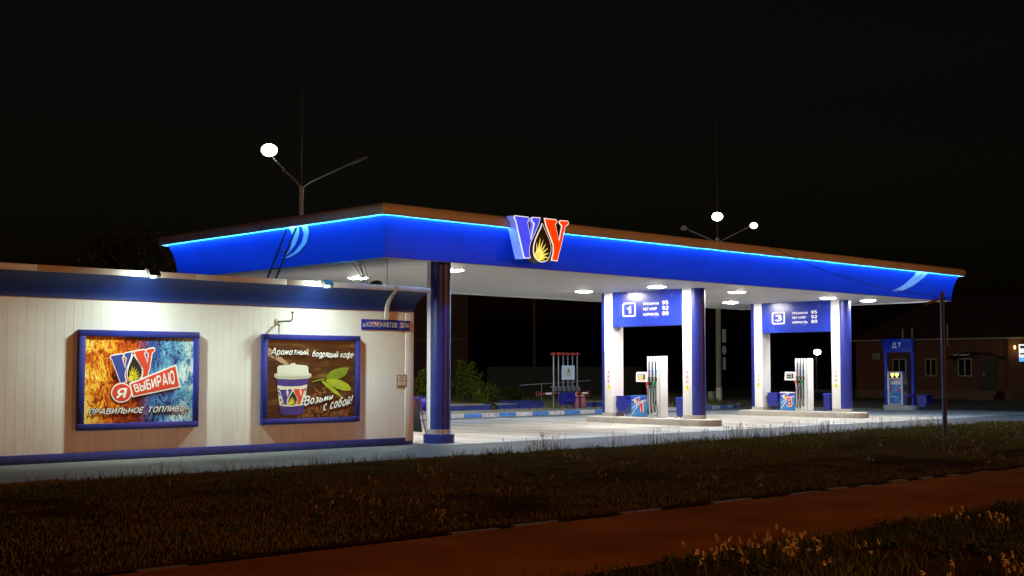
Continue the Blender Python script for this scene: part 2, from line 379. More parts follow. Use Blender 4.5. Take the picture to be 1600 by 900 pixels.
def text(name, s, quad, m, parent, weight=.17, shear=0., space=.16, grow=0.):
    """quad: bl, br, tr, tl in 3D; the lettering's outline box is mapped onto it"""
    x = 0; strips = []
    for ch in s:
        g = GLYPH[ch]; w = max([p[0] for st in g for p in st], default=.25)
        for st in g: strips.append([(p[0]+x, p[1]) for p in st])
        x += w+space+weight
    rb = [ribbon(st, weight) for st in strips]
    al = np.array([tuple(v) for L, Q in rb for v in L+Q]); lo = al.min(0); hi = al.max(0)
    if grow: rb = [ribbon(st, weight+grow) for st in strips]
    bl, br, tr, tl = [np.array(q, float) for q in quad]; nrm = np.cross(br-bl, tl-bl); nrm /= np.linalg.norm(nrm)
    wd = np.linalg.norm(br-bl); ht = np.linalg.norm(tl-bl); mb = MB()
    for k, (L, Q) in enumerate(rb):
        def mp(v):
            b = (v.y-lo[1])/(hi[1]-lo[1]); a = (v.x-lo[0])/(hi[0]-lo[0])+shear*(b-.5)*ht/wd
            return (1-a)*(1-b)*bl+a*(1-b)*br+a*b*tr+(1-a)*b*tl+nrm*(k*.00002)
        vl = [mb.bm.verts.new(mp(v)) for v in L]; vq = [mb.bm.verts.new(mp(v)) for v in Q]
        for i in range(len(L)-1): mb.bm.faces.new((vl[i], vq[i], vq[i+1], vl[i+1]))
    return mb.build(name, m, parent, fixn=False, smooth=False)
def rect_y(x0, x1, z0, z1, y):   # quad on a wall facing -Y
    return [(x0, y, z0), (x1, y, z0), (x1, y, z1), (x0, y, z1)]
def rect_x(y0, y1, z0, z1, x):   # quad on a face looking to -X; y0 is its left (the larger y)
    return [(x, y0, z0), (x, y1, z0), (x, y1, z1), (x, y0, z1)]
def offset_poly(poly, d):
    n = len(poly); area = sum(poly[i][0]*poly[(i+1) % n][1]-poly[(i+1) % n][0]*poly[i][1] for i in range(n)); sg = 1 if area > 0 else -1
    out = []
    for i in range(n):
        p = Vector(poly[i-1]); q = Vector(poly[i]); r = Vector(poly[(i+1) % n])
        e1 = (q-p).normalized(); e2 = (r-q).normalized()
        n1 = Vector((e1.y, -e1.x))*sg; n2 = Vector((e2.y, -e2.x))*sg
        b = n1+n2
        b = b.normalized() if b.length > .2 else n1
        k = max(.5, b.dot(n1)); q2 = q+b*(d/k); out.append((q2.x, q2.y))
    return out
def smooth_poly(p, n=1):
    for _ in range(n):
        q = []
        for i in range(len(p)):
            a = p[i]; b = p[(i+1) % len(p)]
            q += [(a[0]*.75+b[0]*.25, a[1]*.75+b[1]*.25), (a[0]*.25+b[0]*.75, a[1]*.25+b[1]*.75)]
        p = q
    return p

# emblem: V, Y and drop outlines in metres (x to the right, z up), origin at the lower middle
EX, EZ = 24.71, 4.85
sub = lambda L: [(a-EX, b-EZ) for a, b in L]
E_V = sub([(23.64, 6.0), (23.69, 6.06), (24.18, 6.06), (24.24, 6.02), (24.22, 5.97), (24.17, 5.92), (24.285, 5.46), (24.41, 5.89), (24.32, 5.96), (24.3, 6.02), (24.35, 6.07), (24.66, 6.08), (24.60, 5.89), (24.40, 5.55), (24.28, 5.36), (24.235, 5.2), (24.24, 5.06), (24.28, 4.94), (24.03, 4.92), (23.71, 5.92)])
E_Y = sub([(24.8, 6.08), (25.27, 6.08), (25.32, 6.04), (25.31, 5.98), (25.25, 5.93), (25.385, 5.50), (25.49, 5.91), (25.41, 5.97), (25.38, 6.02), (25.43, 6.07), (25.74, 6.08), (25.79, 6.03), (25.76, 5.97), (25.64, 5.9), (25.45, 5.27), (25.41, 5.19), (25.32, 4.92), (25.07, 4.93), (25.15, 5.15), (25.15, 5.35), (25.02, 5.60), (24.87, 5.86)])
E_D = smooth_poly(sub([(24.73, 5.93), (24.735, 5.93), (24.84, 5.76), (24.95, 5.6), (25.05, 5.42), (25.085, 5.26), (25.05, 5.08), (24.93, 4.91), (24.72, 4.84), (24.50, 4.91), (24.385, 5.06), (24.38, 5.24), (24.43, 5.42), (24.54, 5.62), (24.65, 5.78), (24.725, 5.93)]), 1)
def sun_rays():
    cx, cz = 24.53-EX, 4.99-EZ; tips = [(24.49, 5.40), (24.64, 5.55), (24.76, 5.49), (24.87, 5.39), (24.95, 5.27), (25.0, 5.13), (25.0, 5.0), (24.84, 4.90)]
    polys = []
    for tx, tz in tips:
        tx -= EX; tz -= EZ; d = Vector((tx-cx, tz-cz)); n = Vector((-d.y, d.x)).normalized()
        b = Vector((cx, cz))+d*.30; w = .042
        polys.append([(b.x-n.x*w, b.y-n.y*w), (tx, tz), (b.x+n.x*w, b.y+n.y*w)])
    disc = [(cx+.155*math.cos(t), cz+.155*math.sin(t)) for t in np.linspace(0, 2*math.pi, 20)[:-1]]
    disc = [(max(a, -.325+max(0, .3-b)*.35), max(b, .045+abs(a+.05)*.12)) for a, b in disc]
    return polys+[disc]
E_S = sun_rays()

# ------------------------------------------------------------------ ground and roads
mb = MB(); mb.sheet([(-400, -400), (500, -400), (500, 600), (-400, 600)], lambda a, b: (a, b, -.06)); struct(mb, 'ground', M_far)
mb = MB(); mb.box(-30, 130, 21.35, 38.75, -.05, 0); struct(mb, 'forecourt_asphalt', M_asph)
mb = MB(); mb.box(50.5, 130, 38.76, 90, -.05, -.002); struct(mb, 'yard_asphalt', M_asph)
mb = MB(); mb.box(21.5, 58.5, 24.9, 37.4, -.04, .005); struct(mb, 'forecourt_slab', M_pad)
mb = MB(); mb.box(-30, 130, 8.35, 11.35, -.05, -.01); struct(mb, 'footpath', M_path)

def wavy_ground(name, x0, x1, y0, y1, nx, ny, z, amp, m):
    mb = MB(); g = []
    for j in range(ny+1):
        row = []
        for i in range(nx+1):
            x = x0+(x1-x0)*i/nx; y = y0+(y1-y0)*j/ny
            e = min(1, min(y-y0, y1-y)/.5)
            zz = z+e*amp*(1.6*noise.noise((x*.35, y*.35, 1.7))+1.0*noise.noise((x*1.3, y*1.3, 5.1))+.55*noise.noise((x*3.7, y*3.7, 9.3))+.35)
            row.append(mb.bm.verts.new((x, y, zz)))
        g.append(row)
    for j in range(ny):
        for i in range(nx): mb.bm.faces.new((g[j][i], g[j][i+1], g[j+1][i+1], g[j+1][i]))
    return struct(mb, name, m)
wavy_ground('verge', -10, 90, 11.45, 21.3, 260, 36, -.01, .05, M_soil)
wavy_ground('roadside_verge', -10, 60, -2, 8.3, 180, 30, -.01, .05, M_soil)

# kerbs
def kerb_run(name, segs, mats, w=.14, h0=-.05, jit=.006):
    mb = MB(); mi = []
    for (xa, ya, xb, yb, h, k) in segs:
        n0 = len(mb.bm.faces)
        d = Vector((xb-xa, yb-ya)).normalized(); n = Vector((-d.y, d.x))*w/2
        j = random.uniform(-jit, jit)
        mb.prism([(xa-n.x, ya-n.y), (xb-n.x, yb-n.y), (xb+n.x, yb+n.y), (xa+n.x, ya+n.y)], lambda a, b: (a, b, h0), lambda a, b, hh=h+j: (a, b, hh))
        mi += [k]*(len(mb.bm.faces)-n0)
    o = struct(mb, name, mats)
    for p, k in zip(o.data.polygons, mi): p.material_index = k
    return o
segs = []; x = 24.87; k = 1
while x < 49.3:
    segs.append((x, 38.86, x+.965, 38.86, .16, k)); x += .98; k = 1-k
ang = 0; px_, py_ = x, 38.86
for i in range(10):
    ang += .07; nx_, ny_ = px_+.98*math.cos(ang), py_+.98*math.sin(ang)
    segs.append((px_, py_, px_+.965*math.cos(ang), py_+.965*math.sin(ang), .16, k)); px_, py_ = nx_, ny_; k = 1-k
kerb_run('painted_kerb', segs, [M_kerbw, M_kerbb], .16)
segs = []; x = 5.
while x < 60:
    l_ = random.uniform(.25, .9)
    if random.random() < .55: segs.append((x, 11.41+random.uniform(-.03, .03), x+l_, 11.41+random.uniform(-.03, .03), random.uniform(-.012, .018), 0))
    x += 1.
kerb_run('path_kerb', segs, [M_kerbold], .09)
segs = []; x = 12.
while x < 60:
    if random.random() < .35: segs.append((x, 8.33+random.uniform(-.03, .03), x+random.uniform(.3, .9), 8.33+random.uniform(-.02, .02), random.uniform(-.005, .03), 0))
    x += 1.
kerb_run('path_edge_kerb', segs, [M_kerbold], .09)
segs = [(8.6, 20.98, 9.7, 21.28, .06, 0)]; x = 10.2
while x < 60:
    if random.random() < .6: segs.append((x, 21.33, x+.97, 21.33, random.uniform(.0, .05), 1 if 11.5 < x < 13.5 else 0))
    x += 1.
kerb_run('verge_kerb', segs, [M_kerbold, M_kerbb], .12)
# raised bed behind the painted kerb
mb = MB(); mb.sheet([(20, 38.94), (49.6, 38.94), (53, 40), (57, 42.6), (62, 46.5), (80, 62), (80, 120), (20, 120)], lambda a, b: (a, b, .11)); struct(mb, 'planted_bed', M_bed)

# ------------------------------------------------------------------ canopy
AX, BX, AY, BY, HB = 19.81, 49.12, 25.13, 35.4, 4.74
def fo(z):     # outward flare of the fascia at height z
    t = max(0, min(1, (z-HB)/1.05)); return .245*(.25*t+.75*t**2.6)
can = thing('station_canopy', 'large blue filling station canopy with glowing blue lit edge above the pumps', 'canopy', ((AX+BX)/2, (AY+BY)/2, 0), world=True)
def ring(mb, prof, close=False):
    rows = []
    for o_, z in prof:
        rows.append([mb.bm.verts.new(p) for p in ((AX-o_, AY-o_, z), (BX+o_, AY-o_, z), (BX+o_, BY+o_, z), (AX-o_, BY+o_, z))])
    n = len(rows)
    for i in range(n if close else n-1):
        for k_ in range(4):
            j = (k_+1) % 4; r2 = rows[(i+1) % n]
            mb.bm.faces.new((rows[i][k_], rows[i][j], r2[j], r2[k_]))
mb = MB(); ring(mb, [(-.012, HB), (0, HB)]+[(fo(HB+1.05*t), HB+1.05*t) for t in np.linspace(.04, 1, 14)])
mb.build('fascia', M_fblue, can)
mb = MB(); ring(mb, [(fo(z)+.005, z) for z in (5.757, 5.77, 5.782)]); mb.build('led_glow_band', mat('led_glow_pale_blue', (.10, .30, .74), .5), can)  # added pale band: the LED strip's bright line painted along the fascia top
mb = MB(); ring(mb, [(-.04, HB+.06), (-.04, HB-.012), (-.012, HB-.012), (-.012, HB+.0)]); mb.build('soffit_trim', M_coping, can)
mb = MB(); ring(mb, [(.12, 5.80), (.365, 5.80), (.372, 5.756), (.388, 5.750), (.405, 5.760), (.424, 5.82), (.432, 5.89), (.424, 5.955), (.395, 6.01), (.35, 6.045), (.30, 6.055), (.0, 6.06), (-.3, 6.02)]); mb.build('roof_lip', M_lip, can)
mb = MB(); mb.box(AX+.2, BX-.2, AY+.2, BY-.2, 5.6, 5.98); mb.build('roof_deck', M_grey, can)
mb = MB()
xs = np.linspace(AX+.04, BX-.04, 13)
for i in range(12):
    for (ya, yb) in ((AY+.04, AY+5.16), (AY+5.17, BY-.04)):
        mb.box(xs[i]+.005, xs[i+1]-.005, ya, yb, HB+.05, HB+.075)
mb.build('soffit', M_soffit, can)
mb = MB(); mb.box(AX+.03, BX-.03, AY+.03, BY-.03, HB+.085, HB+.11); mb.build('soffit_backing', M_grey, can)
M_led = emat('led_blue', (.09, .50, 1.0), P_LED)
mb = MB(); ring(mb, [(.250, 5.786), (.280, 5.786), (.280, 5.796), (.250, 5.796)], close=True); mb.build('led_strip', M_led, can)
for x in np.arange(AX+2.4, BX-.5, 3.05):
    mb = MB()
    for a, b in zip(np.linspace(0, 1, 9)[:-1], np.linspace(0, 1, 9)[1:]):
        za, zb = HB+1.05*a, HB+1.05*b
        mb.bm.faces.new([mb.bm.verts.new(p) for p in ((x, AY-fo(za)-.003, za), (x+.016, AY-fo(za)-.003, za), (x+.016, AY-fo(zb)-.003, zb), (x, AY-fo(zb)-.003, zb))])
    bmesh.ops.remove_doubles(mb.bm, verts=mb.bm.verts, dist=1e-4); mb.build('fascia_seam', M_dblue, can)
for y in np.arange(AY+2.2, BY-.5, 3.05):
    mb = MB()
    for a, b in zip(np.linspace(0, 1, 9)[:-1], np.linspace(0, 1, 9)[1:]):
        za, zb = HB+1.05*a, HB+1.05*b
        mb.bm.faces.new([mb.bm.verts.new(p) for p in ((AX-fo(za)-.003, y, za), (AX-fo(za)-.003, y+.008, za), (AX-fo(zb)-.003, y+.008, zb), (AX-fo(zb)-.003, y, zb))])
    bmesh.ops.remove_doubles(mb.bm, verts=mb.bm.verts, dist=1e-4); mb.build('fascia_seam', M_dblue, can)
# painted swooshes, bent with the fascia
M_swoosh = mat('pale_blue_swoosh', (.45, .55, .80), .45, var=.03)
def swoosh(outer, inner, front):
    mb = MB(); n = 16
    def samp(L, t):
        L = np.array(L); d = np.r_[0, np.cumsum(np.linalg.norm(np.diff(L, axis=0), axis=1))]; t = t*d[-1]
        return np.interp(t, d, L[:, 0]), np.interp(t, d, L[:, 1])
    prev = None
    for i in range(n+1):
        row = []
        for L in (outer, inner):
            s_, z = samp(L, i/n); z = min(z, 5.785); o_ = fo(z)+.006
            row.append(mb.bm.verts.new((s_, AY-o_, z) if front else (AX-o_, s_, z)))
        if prev: mb.bm.faces.new((prev[0], prev[1], row[1], row[0]))
        prev = row
    mb.build('swoosh_stripe', M_swoosh, can)
swoosh([(28.58, 5.79), (28.66, 5.58), (28.98, 5.3), (29.41, 5.08), (29.69, 4.99)], [(29.04, 5.79), (28.99, 5.61), (29.06, 5.43), (29.3, 5.17), (29.69, 4.985)], False)
swoosh([(28.18, 5.79), (28.19, 5.61), (28.45, 5.32), (28.87, 5.1), (29.3, 5.0), (29.61, 4.985)], [(28.45, 5.79), (28.45, 5.57), (28.66, 5.34), (29.08, 5.11), (29.61, 4.98)], False)
swoosh([(46.4, 5.79), (46.21, 5.57), (45.57, 5.22), (45.03, 5.04), (44.35, 4.92)], [(45.95, 5.79), (45.78, 5.57), (45.19, 5.21), (44.35, 4.925)], True)
swoosh([(46.82, 5.79), (46.6, 5.55), (45.96, 5.24), (45.33, 5.04), (44.65, 4.92)], [(46.53, 5.79), (46.28, 5.57), (45.49, 5.2), (44.65, 4.925)], True)

# ceiling lamps
M_lamp = emat('lamp_diffuser', (1., .965, .89), P_CANOPY)
cl = thing('canopy_lamp', 'x', 'ceiling lamp', (24.1, 27.5, HB), group='round lamps in the canopy ceiling')
mb = MB(); mb.lathe([(.36, .045), (.37, .0), (.34, -.025), (.30, -.02), (.30, .04)], seg=28); mb.build('ring', M_coping, cl)
mb = MB(); mb.lathe([(.0, -.045), (.2, -.042), (.295, -.015), (.295, .0)][1:], seg=28); mb.build('diffuser', M_lamp, cl)
lamps = [((24.1, 27.45), 'round ceiling lamp just right of the single blue column'), ((24.0, 31.8), 'round ceiling lamp seen over the kiosk roof among hanging cables'),
 ((33.95, 28.1), 'round ceiling lamp in front of the sign for pump 1'), ((34.05, 31.6), 'round ceiling lamp left of the gate of pump 1'),
 ((38.35, 27.95), 'nearer of two round ceiling lamps between the gates of pumps 1 and 3'), ((44.0, 32.4), 'farther and lower of two round ceiling lamps between the gates'),
 ((44.03, 27.7), 'round ceiling lamp over the right end of the sign for pump 3'), ((46.85, 27.6), 'rightmost round ceiling lamp, right of the gate of pump 3')]
for i, ((x, y), lb) in enumerate(lamps):
    if i == 0: cl.location = (x, y, HB+.05); cl['label'] = lb
    else: copy_thing(cl, (x, y, HB+.05), lb)

# lit emblem on the fascia
em = thing('emblem_sign', 'large lit letter emblem, blue V, red Y and black drop with yellow sun rays', 'sign', (EX, 24.45, EZ))
E_blue = emat('emblem_blue_lit', (.035, .07, .95), .95); E_red = emat('emblem_red_lit', (1., .045, .0), .95)
E_white = emat('emblem_white_lit', (1., .93, .84), .95); E_yel = emat('emblem_yellow_lit', (1., .80, .16), .85)
M_embside = emat('emblem_side_lit', (.16, .22, .80), .75)
M_embback = mat('emblem_back_plate', (.10, .055, .035), .6, var=.2)
def extr(poly, y0, y1, name, m, par):
    mb = MB(); mb.prism(poly, lambda a, b: (a, y0, b), lambda a, b: (a, y1, b)); return mb.build(name, m, par)
for poly, nm, face in ((E_V, 'letter_v', E_blue), (E_Y, 'letter_y', E_red), (E_D, 'drop', M_ink)):
    body = extr(poly, .05, .38, nm+'_body', M_embside if nm == 'letter_v' else M_embback, em)
    extr(poly, .03, .05, nm+'_outline', E_white, body)
    extr(offset_poly(poly, -.022), .022, .03, nm+'_face', face, body)
    if nm == 'drop':
        mb = MB()
        for p in E_S: mb.sheet(p, lambda a, b: (a, .016, b))
        mb.build('sun_rays', E_yel, body)
mb = MB(); mb.prism([(-.60, .16), (.60, .16), (.88, 1.12), (-.86, 1.12)], lambda a, b: (a, .16, b), lambda a, b: (a, .42, b)); mb.build('back_plate', M_embback, em)

# ------------------------------------------------------------------ columns and portals
col0 = thing('canopy_column', 'single round blue column on round blue plinth beside the kiosk corner', 'column', (22.1, 25.72, 0))
def dshape(r, w, n=14):   # half circle towards -Y, straight box of length w towards +Y
    return [(r*math.cos(t), r*math.sin(t)) for t in np.linspace(-math.pi, 0, n)]
mb = MB(); mb.prism(dshape(.305, 0)+[], lambda a, b: (a, b, .37), lambda a, b: (a, b, HB+.05)); mb.build('blue_shell', M_col, col0)
mb = MB(); mb.box(-.3, .3, .003, .16, .37, HB+.05, .01); mb.build('white_back', M_white, col0)
mb = MB(); mb.prism(dshape(.315, 0)+[(.315, .17), (-.315, .17)], lambda a, b: (a, b, .25), lambda a, b: (a, b, .37)); mb.build('steel_collar', M_steel, col0)
mb = MB(); mb.lathe([(.41, 0), (.41, .235), (.395, .25), (.1, .25)], seg=36); mb.build('plinth', M_col, col0)

def stadium(x0, x1, y0, y1, n=10):
    r = (x1-x0)/2; cx = (x0+x1)/2
    return [(cx+r*math.cos(t), y0+r+r*math.sin(t)) for t in np.linspace(-math.pi, 0, n)]+[(cx+r*math.cos(t), y1-r+r*math.sin(t)) for t in np.linspace(0, math.pi, n)]
M_sticker = mat('sticker_red', (.62, .08, .07), .5)
def island(xl, xr, y0, y1, label):
    t = thing('pump_island', label, 'kerb island', ((xl+xr)/2, (y0+y1)/2, 0), group='raised pump islands', world=True)
    r_ = (xr-xl)/2; p = [((xl+xr)/2+r_*math.cos(a), y0+r_+r_*math.sin(a)) for a in np.linspace(-math.pi, 0, 16)]+[(xr, y1-.05), (xr-.05, y1), (xl+.05, y1), (xl, y1-.05)]
    q = offset_poly(p, -.03)
    mb = MB(); mb.prism(p, lambda a, b: (a, b, 0.0), lambda a, b: (a, b, .195))
    mb.build('kerb_ring', M_conc, t)
    mb = MB(); mb.prism(q, lambda a, b: (a, b, .19), lambda a, b: (a, b, .222)); mb.build('island_top', mat('island_top_paint', (.5, .49, .46), .8, var=.2, vscale=3), t)
def portal(xl, yn, yf, num, label):
    """xl: left face; yn / yf: inner edges of near and far pillar cladding"""
    xc = xl+.3
    t = thing('pump_portal', label, 'portal', (xc, (yn+yf)/2, .22), group='sign portals over the pumps', world=True)
    for near in (True, False):
        s = -1 if near else 1; y = yn if near else yf
        mb = MB(); ya, yb = sorted((y, y+s*.40)); mb.box(xl, xl+.6, ya, yb, .36, HB+.05, .006)
        pil = mb.build('pillar', M_white, t)
        yo = y+s*.403
        mb = MB(); mb.prism([(xc+.3*math.cos(a), yo+s*.3*math.sin(a)) for a in np.linspace(0, math.pi, 18)], lambda a, b: (a, b, .36), lambda a, b: (a, b, HB+.05)); mb.build('blue_end', M_col, pil)
        mb = MB(); ya, yb = sorted((y-s*.005, yo)); mb.box(xl-.01, xl+.61, ya, yb, .21, .36)
        mb.prism([(xc+.31*math.cos(a), yo+s*.31*math.sin(a)) for a in np.linspace(0, math.pi, 18)], lambda a, b: (a, b, .21), lambda a, b: (a, b, .36)); mb.build('pillar_foot', M_conc, pil)
        # round prohibition stickers and the yellow warning sticker
        ym = y+s*.2
        for z in (1.86, 1.69, 1.52):
            mb = MB(); mw = MB()
            for a, b in zip(np.linspace(0, 2*math.pi, 17)[:-1], np.linspace(0, 2*math.pi, 17)[1:]):
                mb.bm.faces.new([mb.bm.verts.new((xl-.004, ym+r_*math.cos(q), z+r_*math.sin(q))) for r_, q in ((.070, a), (.070, b), (.060, b), (.060, a))])
            mb.bm.faces.new([mb.bm.verts.new((xl-.004, ym+a, z+b)) for a, b in ((-.045, .033), (-.033, .045), (.045, -.033), (.033, -.045))])
            mw.bm.faces.new([mw.bm.verts.new((xl-.006, ym+.02*math.cos(q), z+.03*math.sin(q))) for q in np.linspace(0, 2*math.pi, 9)[:-1]])
            mb.build('prohibition_sticker', M_sticker, pil); mw.build('sticker_symbol', M_ink, pil)
        mb = MB(); mb.sheet([(.075, 1.22), (-.075, 1.22), (-.075, 1.30), (0, 1.42), (.075, 1.30)], lambda a, b: (xl-.004, ym+a, b)); w_ = mb.build('warning_sticker', M_yellow, pil)
        mb = MB(); mb.sheet([(.02, 1.31), (-.02, 1.31), (0, 1.385)], lambda a, b: (xl-.007, ym+a, b)); mb.build('warning_symbol', M_ink, pil)
    mb = MB(); mb.box(xl+.004, xl+.596, yn+.002, yf-.002, 3.52, HB+.05, .0)
    sp = mb.build('sign_panel', M_blue, t)
    L = yf-yn; X = xl+.0
    Y = lambda u: yf-u*L
    q = lambda u0, u1, v0, v1: rect_x(Y(u0), Y(u1), 3.52+v0*1.2, 3.52+v1*1.2, X)
    # number in its rounded frame
    mb = MB(); o_ = [(.17, .30), (.33, .30), (.345, .335), (.345, .69), (.33, .725), (.17, .725), (.155, .69), (.155, .335)]
    i_ = [(.18, .34), (.32, .34), (.328, .36), (.328, .665), (.32, .685), (.18, .685), (.172, .665), (.172, .36)]
    vo = [mb.bm.verts.new((X, Y(a), 3.52+b*1.2)) for a, b in o_]; vi = [mb.bm.verts.new((X, Y(a), 3.52+b*1.2)) for a, b in i_]
    for k in range(8): j = (k+1) % 8; mb.bm.faces.new((vo[k], vo[j], vi[j], vi[k]))
    mb.build('number_frame', M_print, sp)
    text('pump_number', num, q(.212, .278, .40, .63) if num == '1' else q(.200, .30, .40, .63), M_print, sp, .24)
    for (wd, nn, v0, wu) in (('ПРЕМИУМ', '95', .62, .675), ('РЕГУЛЯР', '92', .46, .65), ('НОРМАЛЬ', '80', .30, .675)):
        text('fuel_name', wd, q(.455, wu, v0, v0+.085), M_print, sp, .24, 0, .12)
        text('fuel_grade', nn, q(.725, .81, v0, v0+.115), M_print, sp, .24)
    return t
island(35.1, 36.2, 26.8, 32.5, 'nearer concrete pump island with one rounded end under pump 1')
island(45.4, 46.6, 27.25, 33.1, 'farther concrete pump island with one rounded end under pump 3')
portal(35.5, 28.23, 31.50, '1', 'white and blue portal with blue sign numbered 1 listing three fuels')
portal(45.8, 28.70, 32.10, '3', 'white and blue portal with blue sign numbered 3 listing three fuels')

# ------------------------------------------------------------------ dispensers
def dispenser(num, loc, label, left_orange):
    t = thing('fuel_dispenser', label, 'fuel pump', loc, group='fuel dispensers on the islands')
    mb = MB(); mb.box(-.185, .2, -.62, 0, 0, 2.2, .012); tow = mb.build('hose_tower', M_silver, t)
    mb = MB(); mb.box(-.19, .205, -.637, -.60, .03, 2.21, .008); mb.build('end_panel', M_dwhite, tow)
    mb = MB()
    for y in (-.07, -.21, -.35, -.49): mb.box(-.20, -.18, y-.05, y+.05, .02, 2.19, .004)
    mb.build('front_rail', M_dwhite, tow)
    mb = MB()
    for y in (-.14, -.28, -.42): mb.box(-.189, -.18, y-.018, y+.018, .5, 2.19)
    mb.build('hose_channel', M_black, tow)
    cols = [(M_red, M_orange if left_orange else M_red), (M_bluep, M_black), (M_green, M_green)]
    for i, (c, grip) in enumerate(cols):
        y = -.12-.15*i
        mb = MB(); mb.box(-.207, -.19, y-.045, y+.035, 1.62, 1.72); mb.build('grade_label', M_bluep, t)
        mb = MB(); mb.box(-.209, -.19, y-.045, y+.035, 1.50, 1.60); mb.build('grade_label', c, t)
        mb = MB(); mb.box(-.24, -.19, y-.05, y+.05, 1.30, 1.46, .01); mb.build('nozzle_boot', M_black, t)
        mb = MB(); mb.tube([(-.22, y-.03, 1.45), (-.26, y-.01, 1.38), (-.27, y+.02, 1.30), (-.27, y+.04, 1.24)], [.012, .016, .018, .016], 8)
        nz = mb.build('nozzle', M_steel, t)
        mb = MB(); mb.box(-.31, -.235, y+.005, y+.085, 1.16, 1.29, .015); mb.build('nozzle_grip', grip, nz)
        mb = MB(); mb.tube([(-.27, y+.08, 1.26), (-.32, y+.1, 1.16), (-.28, y+.06, 1.05)], .01, 6); mb.build('trigger_guard', M_black, nz)
        mb = MB(); mb.cyl((-.27, y+.05, 1.02), (-.27, y+.05, .92), .022, seg=10); mb.build('hose_collar', c, nz)
        pts = []
        lo = .10+.05*i
        for k in range(17):
            a = k/16
            if a < .5: z = 1.0-(1.0-lo)*math.sin(a*math.pi); yy = y+.05-.10*(a*2)**2
            else: z = lo+(2.0-lo)*((a-.5)*2)**1.5; yy = y-.05+.03*((a-.5)*2)
            pts.append((-.25-.06*math.sin(a*math.pi), yy, z))
        mb = MB(); mb.tube(pts, .016, 7); mb.build('hose', M_rubber, t)
    if num == '1':
        mb = MB(); mb.tube([(-.24, -.40, .35+0), (-.30, -.50, .6), (-.30, -.56, .40), (-.28, -.58, .18), (-.25, -.50, .06), (-.23, -.38, .10)], .014, 7); mb.build('hose', M_rubber, t)
    # display head
    mb = MB(); mb.prism([(.004, 1.27), (.52, 1.29), (.50, 1.60), (.47, 1.64), (.004, 1.64)], lambda a, b: (-.20, a, b), lambda a, b: (.15, a, b)); dh = mb.build('display_head', M_dwhite, t)
    mb = MB(); mb.box(-.206, -.198, .06, .44, 1.34, 1.58); mb.build('display_bezel', M_silver, dh)
    lit = emat('amber_display', (1., .42, .03), .55) if num == '1' else mat('dark_display', (.03, .03, .035), .2)
    for z in (1.48, 1.39):
        mb = MB(); mb.box(-.212, -.2, .20, .38, z-.025, z+.025); mb.build('display', lit, dh)
    mb = MB(); mb.box(-.212, -.2, .09, .15, 1.37, 1.55); mb.build('keypad', M_black, dh)
    # hydraulic cabinet with its printed blue front
    mb = MB(); mb.box(-.19, .19, .006, .765, .02, .75, .02); cab = mb.build('pump_cabinet', M_cabblue, t)
    mb = MB(); mb.box(-.2, .2, .004, .775, .745, .785, .01); mb.build('cabinet_lid', M_bluep if num == '1' else M_dwhite, cab)
    mb = MB(); mb.sheet([(.0, .74), (.0, .62), (.35, .55), (.76, .48), (.76, .74)], lambda a, b: (-.193, a+.003, b)); mb.build('dark_print', M_navyp, cab)
    mb = MB()
    def arc(P0, P1, P2, w=.010):
        prev = None
        for i in range(13):
            s = i/12; p = [(1-s)**2*a+2*s*(1-s)*b+s*s*c for a, b, c in zip(P0, P1, P2)]
            d = [2*(1-s)*(b-a)+2*s*(c-b) for a, b, c in zip(P0, P1, P2)]; l = math.hypot(*d); n = (-d[1]/l*w, d[0]/l*w)
            row = [mb.bm.verts.new((-.196, p[0]+n[0], p[1]+n[1])), mb.bm.verts.new((-.196, p[0]-n[0], p[1]-n[1]))]
            if prev: mb.bm.faces.new((prev[0], prev[1], row[1], row[0]))
            prev = row
    arc((.74, .08), (.42, .40), (.36, .74)); arc((.02, .63), (.40, .62), (.70, .30)); arc((.70, .60), (.45, .74), (.3, .73))
    arc((.60, .25), (.4, .45), (.02, .60), .006)
    mb.build('curved_lines', M_print, cab)
    k = .115
    for poly, m_ in ((E_V, M_print), (E_Y, M_redp), (E_D, M_yellow)):
        mb = MB(); mb.sheet(poly, lambda a, b: (-.199, .52-a*k, .50+b*k)); mb.build('small_emblem', m_, cab)
    w = .10 if num == '1' else .13
    yc = .30
    text('pump_number_outline', num, rect_x(yc+w, yc-w, .19, .57, -.199), M_print, cab, .26, grow=.16)
    text('pump_number', num, rect_x(yc+w, yc-w, .19, .57, -.203), M_red, cab, .26)
    return t
dispenser('1', (35.8, 29.95, .222), 'silver and white fuel dispenser with amber display and red number 1', False)
dispenser('3', (46.1, 30.53, .222), 'silver and white fuel dispenser with dark display and red number 3', True)

# sand bins with urn-shaped ends
def sandbin():
    t = thing('sand_bin', 'x', 'bin', (0, 0, 0), group='blue bins on curved feet')
    prof = [(.27, .76), (.27, .72), (.215, .71), (.235, .60), (.26, .48), (.25, .36), (.20, .26), (.12, .20), (0, .185)]
    poly = prof+[(-a, b) for a, b in prof[-2::-1]]
    mb = MB(); mb.prism(poly, lambda a, b: (-.33, a, b), lambda a, b: (-.305, a, b)); mb.build('end_plate', M_dblue, t); mb = MB(); mb.prism(poly, lambda a, b: (.305, a, b), lambda a, b: (.33, a, b)); mb.build('end_plate', M_dblue, t)
    ip = [(a*.94, .19+(b-.19)*.96) for a, b in poly]
    mb = MB(); mb.prism(ip, lambda a, b: (-.304, a, b), lambda a, b: (.304, a, b)); mb.build('body', mat('bin_gloss_blue', (.02, .022, .26), .25, var=.2, vscale=4, coat=.3), t)
    for x in (-.26, .26):
        mb = MB(); mb.tube([(x, .28*math.cos(a), .01+.19*math.sin(a)) for a in np.linspace(0, math.pi, 11)], .018, 6); mb.build('curved_foot', M_dblue, t)
    return t
